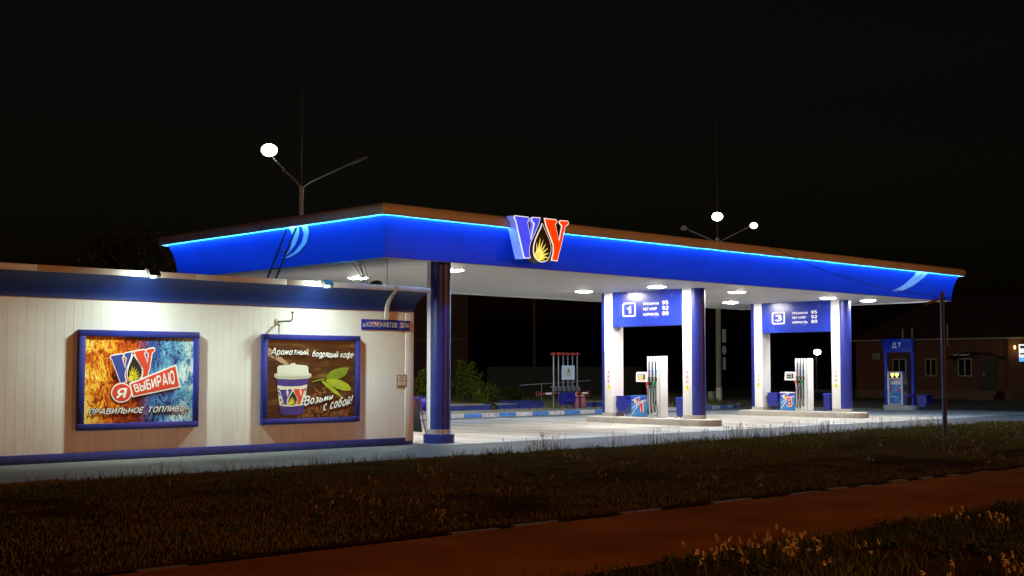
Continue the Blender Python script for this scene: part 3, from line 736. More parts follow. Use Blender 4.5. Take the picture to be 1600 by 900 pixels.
sb = sandbin(); sb.location = (35.98, 31.22, .222); sb['label'] = 'blue bin on curved feet beside dispenser number 1'
copy_thing(sb, (46.3, 31.72, .222), 'blue bin on curved feet beside dispenser number 3')
copy_thing(sb, (44.75, 42.65, .11), 'blue bin on curved feet in front of the vent pipes')
copy_thing(sb, (56.7, 30.45, .0), 'blue bin on curved feet right of the diesel pump')
copy_thing(sb, (33.95, 40.5, .11), 'blue bin half hidden between kiosk corner and blue column')

# litter bins behind near pillars
def litter(loc, label):
    t = thing('litter_bin', label, 'litter bin', loc, group='slim litter bins beside the pillars')
    mb = MB(); mb.prism([(-.13, 0), (.13, 0), (.16, .6), (-.16, .6)], lambda a, b: (a, -.13, b+.08), lambda a, b: (a, .15, b+.08)); mb.build('bin_body', M_dblue, t)
    mb = MB(); mb.box(-.18, .18, -.16, .18, .68, .75, .03); mb.build('bin_lid', M_blue, t)
    mb = MB(); mb.tube([(-.14, .2, .012), (-.1, .1, .07), (.1, .1, .07), (.14, .2, .012)], .014, 6); mb.tube([(-.14, -.2, .012), (-.1, -.1, .07), (.1, -.1, .07), (.14, -.2, .012)], .014, 6); mb.build('bin_foot', M_black, t)
litter((35.8, 28.50, .222), 'slim blue litter bin half hidden by near pillar of gate 1')
litter((46.1, 29.05, .222), 'slim blue litter bin half hidden by near pillar of gate 3')

# ------------------------------------------------------------------ kiosk
KX, KY = 21.22, 25.74
kio = thing('kiosk', 'low cream panelled kiosk with blue curved roof band along its wall', 'building', (14, KY, 0), world=True)
KX0 = 4.0
def dirty(m):
    nt = m.node_tree; b = nt.nodes['Principled BSDF']; src = b.inputs['Base Color'].links[0].from_socket
    tc = nd(nt, 'ShaderNodeTexCoord'); sx = nd(nt, 'ShaderNodeSeparateXYZ'); nt.links.new(tc.outputs['Object'], sx.inputs[0])
    mp = nd(nt, 'ShaderNodeMapping'); mp.inputs['Scale'].default_value = (5, 1, .7); nt.links.new(tc.outputs['Object'], mp.inputs['Vector'])
    n = nd(nt, 'ShaderNodeTexNoise'); n.inputs['Scale'].default_value = 1.4; n.inputs['Detail'].default_value = 7; nt.links.new(mp.outputs[0], n.inputs['Vector'])
    h = nd(nt, 'ShaderNodeMapRange'); h.inputs['From Min'].default_value = .1; h.inputs['From Max'].default_value = .75; h.inputs['To Min'].default_value = .34; h.inputs['To Max'].default_value = -.05; nt.links.new(sx.outputs[2], h.inputs['Value'])
    a = nd(nt, 'ShaderNodeMath', operation='ADD'); nt.links.new(n.outputs['Fac'], a.inputs[0]); nt.links.new(h.outputs[0], a.inputs[1])
    f = nd(nt, 'ShaderNodeMapRange'); f.inputs['From Min'].default_value = .56; f.inputs['From Max'].default_value = .86; f.inputs['To Max'].default_value = .22; nt.links.new(a.outputs[0], f.inputs['Value'])
    mx = nd(nt, 'ShaderNodeMix', data_type='RGBA'); mx.inputs['B'].default_value = (.36, .31, .25, 1); nt.links.new(f.outputs[0], mx.inputs['Factor']); nt.links.new(src, mx.inputs['A']); nt.links.new(mx.outputs['Result'], b.inputs['Base Color'])
dirty(M_wall)
mb = MB()
pts = []; x = KX0
while x < KX-.32:
    w = .2
    pts += [(x+.003, KY), (min(x+w, KX-.3)-.003, KY), (min(x+w, KX-.3), KY+.0025)]; x += w
pts += [(KX-.3, KY+.01), (KX, KY+.01), (KX, KY+7.5), (KX0, KY+7.5)]
mb.prism(pts, lambda a, b: (a, b, .17), lambda a, b: (a, b, 3.5)); mb.build('wall', M_wall, kio)
mb = MB(); mb.box(KX-.26, KX+.015, KY-.012, KY+.2, .10, 3.44, .004); mb.build('corner_trim', M_wall, kio)
mb = MB(); mb.box(KX0, KX-.27, KY-.035, KY+.1, 0, .19, .004); mb.box(KX-.27, KX-.015, KY-.03, KY+.1, 0, .10); mb.box(KX-.1, KX-.015, KY+.1, KY+7.4, 0, .17); mb.build('plinth', M_plinth, kio)
def kfo(t): return .03+.40*t**2.0
mb = MB(); rows = []
for t_ in np.linspace(0, 1, 12):
    o_ = kfo(t_); z = 3.42+.50*t_
    rows.append([mb.bm.verts.new(p) for p in ((KX0, KY-o_, z), (KX+o_*.36, KY-o_, z), (KX+o_*.36, KY+7.5, z))])
for a, b in zip(rows[:-1], rows[1:]):
    for k in (0, 1): mb.bm.faces.new((a[k], a[k+1], b[k+1], b[k]))
o_ = .03; mb.bm.faces.new([mb.bm.verts.new(p) for p in ((KX0, KY+.02, 3.42), (KX+.02, KY+.02, 3.42), (KX+o_*.36, KY-o_, 3.42), (KX0, KY-o_, 3.42))])
mb.build('roof_band', M_kblue, kio)
mb = MB()
cuts = [KX0, 7.7, 11.0, 14.6, 17.0, 19.4, KX+.19]
for a, b in zip(cuts[:-1], cuts[1:]): mb.box(a+.004, b-.004, KY-.47, KY-.36, 3.92, 4.05, .006)
mb.box(KX+.08, KX+.19, KY-.35, KY+7.5, 3.92, 4.05, .006)
mb.build('roof_coping', M_coping, kio)
mb = MB(); mb.box(KX0, KX+.08, KY-.36, KY+7.5, 3.90, 3.99); mb.build('roof', M_grey, kio)
mb = MB()      # bent downpipe on the roof band
path = [(20.28, KY-kfo(t_)-.055, 3.43+.5*t_) for t_ in np.linspace(1, 0, 9)]
path = [(20.28, KY-.5, 4.06)]+path+[(20.27, KY-.075, 3.22)]
for a, b in zip(path[:-1], path[1:]):
    a = Vector(a); b = Vector(b)
    va = [mb.bm.verts.new(a+Vector(d)) for d in ((-.05, -.02, 0), (.05, -.02, 0), (.05, .03, 0), (-.05, .03, 0))]; vb = [mb.bm.verts.new(b+Vector(d)) for d in ((-.05, -.02, 0), (.05, -.02, 0), (.05, .03, 0), (-.05, .03, 0))]
    for k in range(4): mb.bm.faces.new((va[k], va[(k+1) % 4], vb[(k+1) % 4], vb[k]))
    mb.bm.faces.new(va); mb.bm.faces.new(vb[::-1])
mb.build('bent_downpipe', M_coping, kio)
mb = MB()
for x in (11.0, 14.6, 19.4):
    for a, b in zip(np.linspace(0, 1, 9)[:-1], np.linspace(0, 1, 9)[1:]):
        mb.bm.faces.new([mb.bm.verts.new(p) for p in ((x-.006, KY-kfo(a)-.003, 3.42+.5*a), (x+.006, KY-kfo(a)-.003, 3.42+.5*a), (x+.006, KY-kfo(b)-.003, 3.42+.5*b), (x-.006, KY-kfo(b)-.003, 3.42+.5*b))])
mb.build('band_seams', M_dblue, kio)

# floodlights on the roof edge (each with its own lamp)
M_floodg = emat('floodlight_glass', (.95, 1., .86), 20)
def flood(x, label):
    t = thing('floodlight', label, 'floodlight', (x, KY-.66, 3.93), group='floodlights on the kiosk roof edge')
    mb = MB(); mb.prism([(-.02, -.05), (.07, .10), (-.03, .14), (-.12, .01)], lambda a, b: (-.13, a, b), lambda a, b: (.13, a, b)); mb.build('housing', M_black, t)
    mb = MB(); mb.sheet([(-.115, -.043), (.115, -.043), (.115, .092), (-.115, .092)], lambda a, b: (a, -.012+(b+.043)*.6, b-.004)); mb.build('glass', M_floodg, t)
    mb = MB(); mb.tube([(-.10, .02, .06), (-.10, .10, .15), (-.10, .22, .12)], .01, 6); mb.tube([(.10, .02, .06), (.10, .10, .15), (.10, .22, .12)], .01, 6); mb.build('bracket', M_grey, t)
    # asymmetric wall-washer beam: strongest towards the far, low parts of the wall
    l = bpy.data.lights.new('flood_lamp', 'POINT'); l.energy = P_FLOOD; l.color = (.82, 1., .86); l.shadow_soft_size = .07
    l.use_nodes = True; nt = l.node_tree; em_ = [n for n in nt.nodes if n.type == 'EMISSION'][0]
    tc = nd(nt, 'ShaderNodeTexCoord'); sx = nd(nt, 'ShaderNodeSeparateXYZ'); nt.links.new(tc.outputs['Normal'], sx.inputs[0])
    def mth(op, a, b):
        n = nd(nt, 'ShaderNodeMath', operation=op)
        for k, q in enumerate((a, b)):
            if isinstance(q, (int, float)): n.inputs[k].default_value = q
            else: nt.links.new(q, n.inputs[k])
        return n.outputs[0]
    dy = mth('MAXIMUM', sx.outputs[1], .235)
    fr_ = nd(nt, 'ShaderNodeMapRange'); fr_.inputs['From Min'].default_value = -.25; fr_.inputs['From Max'].default_value = .22; fr_.inputs['To Min'].default_value = .28; fr_.inputs['To Max'].default_value = 1.; nt.links.new(sx.outputs[1], fr_.inputs['Value'])
    down = mth('MAXIMUM', mth('MULTIPLY', sx.outputs[2], -1.), .02)
    st = mth('MULTIPLY', mth('MULTIPLY', mth('POWER', dy, -2.0), fr_.outputs[0]), mth('POWER', down, .8))
    nt.links.new(mth('MULTIPLY', st, .030), em_.inputs['Strength'])
    lo = bpy.data.objects.new('flood_lamp', l); COL.objects.link(lo); lo.parent = t; lo.location = (0, -.05, -.08)
    l = bpy.data.lights.new('flood_spill', 'POINT'); l.energy = P_SPILL; l.color = (.85, 1., .86); l.shadow_soft_size = .05
    lo = bpy.data.objects.new('flood_spill', l); COL.objects.link(lo); lo.parent = t; lo.location = (-.24, -.06, .02)
flood(13.45, 'small dark floodlight on kiosk roof edge above the fire and ice poster')
flood(18.0, 'small dark floodlight on kiosk roof edge above the coffee poster')

# --- billboards
def board(x0, x1, z0, z1, name, label, fw):
    t = thing(name, label, 'billboard', ((x0+x1)/2, KY-.06, z0), group=None, world=True)
    yF = KY-.115
    mb = MB()
    for q in ((x0, x1, z1-fw, z1), (x0, x1, z0, z0+fw)): mb.box(q[0], q[1], yF, KY-.004, q[2], q[3], .005)
    for q in ((x0, x0+fw), (x1-fw, x1)): mb.box(q[0], q[1], yF+.001, KY-.005, z0+fw+.001, z1-fw-.001, .005)
    mb.build('frame', M_frame, t)
    return t
def on_board(x0, x1, z0, z1):
    def f(u, v, lay=1): return (x0+u*(x1-x0), KY-.075-lay*.003, z0+v*(z1-z0))
    return f
def poly_on(f, pts, lay, name, m, par):
    mb = MB(); mb.sheet(pts, lambda a, b: f(a, b, lay)); return mb.build(name, m, par, fixn=False, smooth=False)
def firemat():
    m = bpy.data.materials.new('fire_and_ice_print'); m.use_nodes = True; nt = m.node_tree; L = nt.links.new
    b = nt.nodes['Principled BSDF']; b.inputs['Roughness'].default_value = .35
    tc = nd(nt, 'ShaderNodeTexCoord'); mp = nd(nt, 'ShaderNodeMapping'); mp.inputs['Scale'].default_value = (1.35, .2, .75); mp.inputs['Rotation'].default_value = (0, R(12), 0)
    L(tc.outputs['Object'], mp.inputs['Vector'])
    w = nd(nt, 'ShaderNodeTexNoise'); w.inputs['Scale'].default_value = 2.4; w.inputs['Detail'].default_value = 5; L(mp.outputs[0], w.inputs['Vector'])
    mv = nd(nt, 'ShaderNodeMix', data_type='VECTOR'); mv.inputs['Factor'].default_value = .42; L(mp.outputs[0], mv.inputs['A']); L(w.outputs['Color'], mv.inputs['B'])
    n = nd(nt, 'ShaderNodeTexNoise'); n.inputs['Scale'].default_value = 6.5; n.inputs['Detail'].default_value = 5; n.inputs['Roughness'].default_value = .62; n.inputs['Distortion'].default_value = 1.6
    L(mv.outputs['Result'], n.inputs['Vector'])
    # thin filaments: distance of the noise from its mid value
    a1 = nd(nt, 'ShaderNodeMath', operation='SUBTRACT'); a1.inputs[1].default_value = .5; L(n.outputs['Fac'], a1.inputs[0])
    a2 = nd(nt, 'ShaderNodeMath', operation='ABSOLUTE'); L(a1.outputs[0], a2.inputs[0])
    a3 = nd(nt, 'ShaderNodeMapRange'); a3.inputs['From Max'].default_value = .13; a3.inputs['To Min'].default_value = 1; a3.inputs['To Max'].default_value = 0; L(a2.outputs[0], a3.inputs['Value'])
    n3 = nd(nt, 'ShaderNodeTexNoise'); n3.inputs['Scale'].default_value = 2.1; n3.inputs['Detail'].default_value = 4; L(tc.outputs['Object'], n3.inputs['Vector'])
    sx = nd(nt, 'ShaderNodeSeparateXYZ'); L(tc.outputs['Object'], sx.inputs[0])
    ab = nd(nt, 'ShaderNodeMath', operation='ABSOLUTE'); L(sx.outputs[0], ab.inputs[0])
    mr = nd(nt, 'ShaderNodeMapRange'); mr.inputs['From Max'].default_value = 1.2; mr.inputs['To Min'].default_value = -.36; mr.inputs['To Max'].default_value = .06; L(ab.outputs[0], mr.inputs['Value'])
    s1 = nd(nt, 'ShaderNodeMath', operation='MULTIPLY'); s1.inputs[1].default_value = .38; L(a3.outputs[0], s1.inputs[0])
    s2 = nd(nt, 'ShaderNodeMath', operation='MULTIPLY_ADD'); s2.inputs[1].default_value = 1.0; L(n3.outputs['Fac'], s2.inputs[0]); L(s1.outputs[0], s2.inputs[2])
    s3 = nd(nt, 'ShaderNodeMath', operation='ADD'); L(s2.outputs[0], s3.inputs[0]); L(mr.outputs['Result'], s3.inputs[1])
    def ramp(st):
        r = nd(nt, 'ShaderNodeValToRGB'); e = r.color_ramp.elements
        e[0].position, e[0].color = st[0][0], (*st[0][1], 1); e[1].position, e[1].color = st[-1][0], (*st[-1][1], 1)
        for p, c in st[1:-1]: q = e.new(p); q.color = (*c, 1)
        L(s3.outputs[0], r.inputs['Fac']); return r
    rf = ramp([(.28, (.012, .003, .002)), (.46, (.30, .025, .004)), (.62, (.62, .12, .008)), (.78, (.85, .42, .02)), (.95, (.95, .80, .18))])
    rw = ramp([(.28, (.004, .006, .025)), (.44, (.01, .03, .22)), (.60, (.03, .17, .42)), (.74, (.12, .42, .58)), (.95, (.70, .82, .84))])
    ms = nd(nt, 'ShaderNodeMath', operation='MULTIPLY_ADD'); ms.inputs[1].default_value = .25; L(n.outputs['Fac'], ms.inputs[0]); L(sx.outputs[0], ms.inputs[2])
    mm = nd(nt, 'ShaderNodeMapRange'); mm.inputs['From Min'].default_value = .05; mm.inputs['From Max'].default_value = .35; L(ms.outputs[0], mm.inputs['Value'])
    mx = nd(nt, 'ShaderNodeMix', data_type='RGBA'); L(mm.outputs['Result'], mx.inputs['Factor']); L(rf.outputs[0], mx.inputs['A']); L(rw.outputs[0], mx.inputs['B'])
    L(mx.outputs['Result'], b.inputs['Base Color']); return m
x0, x1, z0, z1, fw = 12.09, 14.92, .65, 2.77, .135
b1 = board(x0, x1, z0, z1, 'fuel_billboard', 'blue framed poster of orange flames and blue ice with lettering on kiosk wall', fw)
mb = MB(); mb.box(x0+fw-.01, x1-fw+.01, KY-.075, KY-.02, z0+fw-.01, z1-fw+.01); post = mb.build('poster', firemat(), b1)
f1 = on_board(x0+fw, x1-fw, z0+fw, z1-fw)
c1 = lambda X, Y: ((X-140)/812, (780-(Y+.018*(X-140)*0))/672)
def quad1(pts, lay): return [f1(*c1(*p), lay) for p in pts]
k = 1.0
def emb1(a, b):     # emblem placed askew on the poster
    sx_, sz_ = .158*.98, .30*.92; th = R(12)
    X = a*math.cos(th)*1.0-b*math.sin(th)*.55; Z = a*math.sin(th)*.75+b
    return (.452+X*sx_*1.23, .475+Z*sz_*1.03)
for poly, m_ in ((E_V, M_navyp), (E_Y, M_redp), (E_D, M_ink)):
    poly_on(f1, [emb1(*p) for p in offset_poly(poly, .045)], 1, 'emblem_outline', M_print, post)
    poly_on(f1, [emb1(*p) for p in poly], 2, 'emblem_letter', m_, post)
mb = MB()
for p in E_S: mb.sheet([emb1(*q) for q in p], lambda a, b: f1(a, b, 3))
mb.build('emblem_sun', M_yellow, post)
poly_on(f1, [c1(*p) for p in ((462, 470), (818, 322), (852, 507), (488, 583))], 4, 'slogan_border', M_print, post)
poly_on(f1, [c1(*p) for p in ((474, 478), (810, 337), (840, 497), (496, 571))], 5, 'slogan_tag', M_redp, post)
text('slogan', 'ВЫБИРАЮ', quad1([(510, 545), (812, 480), (797, 362), (492, 485)], 6), M_print, post, .19)
ring_ = lambda r: [((408-140)/812+r/812*math.cos(t), (780-545)/672+r/672*math.sin(t)) for t in np.linspace(0, 2*math.pi, 33)[:-1]]
poly_on(f1, ring_(77), 4.5, 'circle_border', M_print, post); poly_on(f1, ring_(68), 5, 'circle_disc', M_redp, post)
text('circle_letter', 'Я', quad1([(368, 590), (438, 588), (445, 508), (378, 510)], 6), M_print, post, .22, .12)
text('motto_shadow', 'ПРАВИЛЬНОЕ ТОПЛИВО!', quad1([(178, 712), (902, 700), (904, 654), (182, 664)], 5.5), M_ink, post, .19, .25, grow=.22)
text('motto', 'ПРАВИЛЬНОЕ ТОПЛИВО!', quad1([(176, 712), (902, 700), (906, 654), (180, 664)], 6), M_print, post, .19, .25)

def coffeemat():
    m = bpy.data.materials.new('coffee_table_print'); m.use_nodes = True; nt = m.node_tree; L = nt.links.new
    b = nt.nodes['Principled BSDF']; b.inputs['Roughness'].default_value = .35
    tc = nd(nt, 'ShaderNodeTexCoord'); mp = nd(nt, 'ShaderNodeMapping'); mp.inputs['Scale'].default_value = (.8, 1, 4.5); L(tc.outputs['Object'], mp.inputs['Vector'])
    n = nd(nt, 'ShaderNodeTexNoise'); n.inputs['Scale'].default_value = 1.7; n.inputs['Detail'].default_value = 3; L(mp.outputs[0], n.inputs['Vector'])
    r = nd(nt, 'ShaderNodeValToRGB'); e = r.color_ramp.elements; e[0].position = .36; e[0].color = (.010, .005, .003, 1); e[1].position = .75; e[1].color = (.16, .085, .025, 1)
    q = e.new(.54); q.color = (.035, .016, .006, 1); L(n.outputs['Fac'], r.inputs['Fac'])
    # round out-of-focus bright middle printed in the picture
    L(r.outputs[0], b.inputs['Base Color']); return m
x0, x1, z0, z1, fw = 16.60, 19.43, .645, 2.765, .125
b2 = board(x0, x1, z0, z1, 'coffee_billboard', 'blue framed coffee poster with paper cup, leaves and beans on kiosk wall', fw)
mb = MB(); mb.box(x0+fw-.01, x1-fw+.01, KY-.075, KY-.02, z0+fw-.01, z1-fw+.01); post = mb.build('poster', coffeemat(), b2)
f2 = on_board(x0+fw, x1-fw, z0+fw, z1-fw)
c2 = lambda X, Y: ((X-116)/658, (742-Y+.012*(X-116))/604)
def pol2(pts, lay, name, m, sm=0): return poly_on(f2, [c2(*p) for p in (smooth_poly(pts, sm) if sm else pts)], lay, name, m, post)
M_bean = leafmat('bean_print', (.15, .058, .022), .6); M_beanl = mat('bean_highlight_print', (.26, .12, .05), .5)
M_purple = mat('cup_purple_print', (.045, .028, .20), .5, var=.35, vscale=9)
M_lid = mat('lid_print', (.60, .60, .50), .5, var=.04); M_lids = mat('lid_shade_print', (.42, .42, .34), .5)
M_leafp = mat('leaf_print', (.30, .36, .02), .5, var=.35, vscale=4); M_leafq = mat('leaf_dark_print', (.17, .23, .015), .5, var=.3, vscale=4)
pol2([(116, 205), (135, 203), (200, 258), (275, 325), (245, 335), (175, 290), (116, 262)], 1, 'wooden_spoon_print', mat('spoon_print', (.42, .27, .15), .5, var=.2))
mb = MB(); mh = MB()
for i in range(190):
    a = random.random(); X = 345+390*a; top = 485+abs(X-520)*.62 if X > 440 else 690-(X-345)*1.4
    Y = random.uniform(min(top, 715), 738); th = random.uniform(0, 3.14); l = random.uniform(15, 21)*(.6+.4*(Y-470)/270); w = l*.62
    P = [c2(X+l*math.cos(t)*math.cos(th)-w*math.sin(t)*math.sin(th), Y+l*math.cos(t)*math.sin(th)+w*math.sin(t)*math.cos(th)) for t in np.linspace(0, 6.283, 11)[:-1]]
    P = [(min(1, max(0, p[0])), min(1, max(0, p[1]))) for p in P]
    lay = 1+i*.006
    mb.sheet(P, lambda a, b: f2(a, b, lay))
    Q = [c2(X+l*s*math.cos(th)*.75-o*math.sin(th)+2*math.sin(s*4), Y+l*s*math.sin(th)*.75+o*math.cos(th)) for s, o in ((-1, -1.2), (1, -1.2), (1, 1.8), (-1, 1.8))]
    Q = [(min(1, max(0, p[0])), min(1, max(0, p[1]))) for p in Q]
    mh.sheet(Q, lambda a, b: f2(a, b, lay+.003))
mb.build('coffee_beans_print', M_bean, post, fixn=False, smooth=False); mh.build('bean_crease_print', M_beanl, post, fixn=False, smooth=False)
pol2([(440, 464), (495, 446), (535, 440), (535, 450), (500, 456), (442, 470)], 3, 'stem_print', M_leafq)
pol2([(540, 440), (570, 395), (620, 365), (725, 352), (715, 385), (695, 420), (650, 446), (590, 452)], 3, 'leaf_print', M_leafq, 1)
pol2([(530, 450), (590, 446), (650, 452), (715, 485), (748, 535), (720, 546), (670, 540), (600, 510)], 3.5, 'leaf_print', M_leafp, 1)
pol2([(497, 445), (560, 478), (630, 540), (684, 600), (640, 580), (570, 530)], 3.5, 'leaf_print', M_leafp, 1)
pol2([(182, 425), (415, 425), (405, 490), (380, 705), (350, 718), (250, 718), (215, 705), (190, 490)], 4, 'cup_print', M_purple)
pol2([(188, 487), (240, 497), (300, 499), (360, 497), (406, 485), (388, 640), (350, 650), (290, 653), (240, 650), (206, 640)], 4.5, 'cup_band_print', M_cream)
pol2([(165, 405), (200, 398), (400, 398), (438, 408), (436, 425), (415, 440), (300, 446), (190, 440), (166, 425)], 5, 'lid_rim_print', M_lids)
pol2([(168, 400), (200, 392), (400, 392), (434, 402), (415, 418), (300, 424), (190, 418)], 5.5, 'lid_rim_print', M_lid)
pol2([(188, 400), (186, 350), (200, 338), (280, 331), (284, 320), (316, 320), (320, 331), (400, 338), (412, 350), (414, 400), (300, 412)], 6, 'lid_print', M_lid)
def emb2(a, b): return c2(300+a*88, 643-b*100)
for poly, m_ in ((E_V, M_purple), (E_Y, M_redp), (E_D, M_ink)):
    poly_on(f2, [emb2(*p) for p in poly], 5, 'cup_emblem_print', m_, post)
mb = MB()
for p in E_S: mb.sheet([emb2(*q) for q in p], lambda a, b: f2(a, b, 5.5))
mb.build('cup_emblem_sun', M_yellow, post)
mb = MB()
for (X, Y) in [(200, 520), (208, 560), (214, 600), (392, 520), (386, 600), (228, 630), (200, 545), (380, 628)]:
    mb.sheet([c2(X+7*math.cos(t), Y+9*math.sin(t)) for t in np.linspace(0, 6.28, 7)[:-1]], lambda a, b: f2(a, b, 5))
mb.build('cup_doodle_print', M_purple, post)
def quad2(pts, lay): return [f2(*c2(*p), lay) for p in pts]
for dx, lay, m_ in ((3, 6.5, M_ink), (0, 7, M_print)):
    text('headline', 'Ароматный,', quad2([(140+dx, 272+dx), (418+dx, 266+dx), (424+dx, 206+dx), (146+dx, 200+dx)], lay), m_, post, .155, .2, .10, .10*(dx > 0))
    text('headline', 'бодрящий кофе', quad2([(438+dx, 284+dx), (752+dx, 300+dx), (758+dx, 226+dx), (444+dx, 220+dx)], lay), m_, post, .155, .2, .10, .10*(dx > 0))
    text('call_to_action', 'Возьми', quad2([(388+dx, 652+dx), (598+dx, 608+dx), (602+dx, 555+dx), (388+dx, 575+dx)], lay), m_, post, .18, .2, .10, .10*(dx > 0))
    text('call_to_action', 'с собой!', quad2([(528+dx, 697+dx), (744+dx, 652+dx), (750+dx, 574+dx), (532+dx, 618+dx)], lay), m_, post, .18, .2, .10, .10*(dx > 0))

# address plates, hydrant plate, bracket
ap = thing('address_plate', 'blue address plate with street name and house number under the downpipe', 'sign', (20.3, KY-.02, 2.95), world=True)
mb = MB(); mb.box(19.53, 20.70, KY-.03, KY-.006, 2.94, 3.20, .004); mb.box(20.715, 21.07, KY-.045, KY-.016, 2.935, 3.195, .004); pl = mb.build('plate', M_blue, ap)
text('street_name', 'ш.КОСМОНАВТОВ', rect_y(19.57, 20.66, 3.01, 3.135, KY-.034), M_print, pl, .12)
text('house_number', '304б', rect_y(20.74, 21.04, 3.0, 3.15, KY-.049), M_print, pl, .15)
hp = thing('hydrant_plate', 'small square red bordered hydrant plate on kiosk wall', 'sign', (20.84, KY-.02, 1.5), world=True)
mb = MB(); mb.box(20.68, 20.99, KY-.02, KY-.006, 1.50, 1.80); pl = mb.build('plate', M_rustred, hp)
mb = MB(); mb.box(20.70, 20.97, KY-.024, KY-.012, 1.52, 1.78); mb.build('plate_face', M_cream, pl)
text('hydrant_letters', 'ПГ', rect_y(20.77, 20.90, 1.68, 1.75, KY-.027), M_rustred, pl)
mb = MB(); mb.box(20.73, 20.94, KY-.027, KY-.02, 1.635, 1.65); mb.box(20.825, 20.845, KY-.027, KY-.02, 1.54, 1.60); mb.build('hydrant_marks', M_rustred, pl)
br = thing('wall_bracket', 'bent grey metal arm bolted to kiosk wall above coffee poster', 'bracket', (17.07, KY, 3.07), world=True)
mb = MB(); mb.box(17.0, 17.14, KY-.03, KY-.006, 3.0, 3.14, .004); mb.build('mounting_plate', M_cream, br)
mb = MB(); mb.tube([(17.07, KY-.03, 3.07), (17.10, KY-.30, 3.07), (17.18, KY-.36, 3.07), (17.22, KY-.38, 3.12), (17.22, KY-.38, 3.26)], .02, 8); mb.build('arm', M_grey, br)
mb = MB(); mb.cyl((17.22, KY-.38, 3.26), (17.22, KY-.38, 3.30), .03, seg=8); mb.build('arm_tip', M_black, br)
mb = MB(); mb.tube([(17.1, KY-.008, 3.0), (17.1, KY-.008, 2.78)], .006, 5); mb.build('cable', M_black, br)

# roof things
lad = thing('roof_ladder', 'dark steel ladder leaning from kiosk roof against the canopy edge', 'ladder', (19.3, 29.2, 3.99), world=True)
mb = MB()
for dy in (0, -.43): mb.tube([(19.1, 29.62+dy, 3.99), (19.38, 28.83+dy, 5.72)], .03, 6)
mb.build('rail', mat('ladder_paint', (.03, .03, .07), .6), lad)
mb = MB()
for s in (.12, .38, .64): mb.tube([(19.1+.28*s, 29.62-.79*s, 3.99+1.73*s), (19.1+.28*s, 29.19-.79*s, 3.99+1.73*s)], .022, 6)
mb.build('rung', MC['ladder_paint'], lad)
mb = MB(); mb.lathe([(.26, 0), (.26, .18), (.22, .30), (.12, .38), (.02, .40)], (21.7, 27.9, 3.99), 18); single(mb, 'roof_vent', M_black, 'dark domed vent on the kiosk roof near its right end', 'vent')
mb = MB()
for i, (ya, xb, yb, sag) in enumerate([(26.25, 20.0, 26.4, .10), (26.35, 20.15, 26.35, .05), (26.62, 20.3, 26.75, .16), (26.15, 20.25, 26.5, .12)]):
    mb.tube([(19.83+(xb-19.83)*s+sag*math.sin(s*math.pi), ya+(yb-ya)*s, 4.75-.75*s) for s in np.linspace(0, 1, 9)], .010, 5)
mb.tube([(19.8, 26.2+s*1.3, 4.735-.06*math.sin(s*math.pi*2)**2) for s in np.linspace(0, 1, 12)], .014, 5)
single(mb, 'hanging_cables', M_black, 'bundle of black cables hanging from the canopy to the kiosk roof', 'cable')
mb = MB(); mb.tube([(19.9+.35*s, 25.16+.45*s, 4.74-.70*s-.12*math.sin(s*math.pi)) for s in np.linspace(0, 1, 10)], .007, 5)
single(mb, 'loose_cable', M_black, 'single thin cable dropping from the canopy corner to the kiosk roof', 'cable')
ab = thing('pavement_sign', 'dark A frame pavement sign standing behind the kiosk corner', 'sign', (21.75, 26.35, 0), world=True)
mb = MB(); mb.tube([(22.04, 26.1, .0), (21.80, 26.2, 1.18), (21.74, 26.25, 1.2), (21.5, 26.3, 0)], .018, 6); mb.tube([(22.04, 26.75, .0), (21.80, 26.75, 1.18), (21.74, 26.75, 1.2), (21.5, 26.7, 0)], .018, 6); mb.build('frame', M_rustred, ab)
mb = MB(); mb.prism([(21.95, .28), (21.80, 1.1), (21.785, 1.1), (21.935, .28)], lambda a, b: (a, 26.22, b), lambda a, b: (a, 26.73, b)); mb.build('chalk_panel', M_black, ab)

# ------------------------------------------------------------------ diesel pump
dx = 56.6
isl = thing('diesel_island', 'small concrete island with rounded end under the diesel pump', 'kerb island', (dx+.45, 31.9, 0), world=True)
mb = MB(); mb.prism(stadium(dx, dx+.95, 31.0, 32.8), lambda a, b: (a, b, 0), lambda a, b: (a, b, .23)); mb.build('kerb_ring', M_conc, isl)
dp = thing('diesel_portal', 'blue metal frame with blue sign board marked ДТ over diesel pump', 'portal', (dx+.3, 31.9, .23), world=True)
mb = MB(); mb.cyl((dx+.3, 32.60, .23), (dx+.3, 32.60, 3.45), .09); mb.build('post', M_blue, dp)
mb = MB(); mb.cyl((dx+.3, 31.17, .23), (dx+.3, 31.17, 3.45), .09); mb.build('post', M_blue, dp)
mb = MB(); mb.box(dx+.16, dx+.44, 31.12, 32.69, 2.80, 3.47, .01); sp = mb.build('sign_board', M_blue, dp)
text('fuel_letters', 'ДТ', rect_x(32.17, 31.70, 3.0, 3.28, dx+.155), M_print, sp, .24)
mb = MB(); mb.tube([(dx-.02, 32.75, .75), (dx+.02, 32.62, .78), (dx+.1, 32.52, .70), (dx+.1, 32.50, .24)], .04, 8); mb.build('guard_rail', M_blue, dp)
mb = MB(); mb.tube([(dx-.02, 31.0, .72), (dx+.0, 31.35, .74), (dx+.05, 31.45, .66), (dx+.05, 31.45, .24)], .04, 8); mb.build('guard_rail', M_blue, dp)
dd = thing('diesel_dispenser', 'small white diesel dispenser with lit yellow display and blue printed front', 'fuel pump', (dx+.3, 32.03, .23), world=True)
M_ddw = mat('diesel_white', (.60, .56, .58), .4, var=.1)
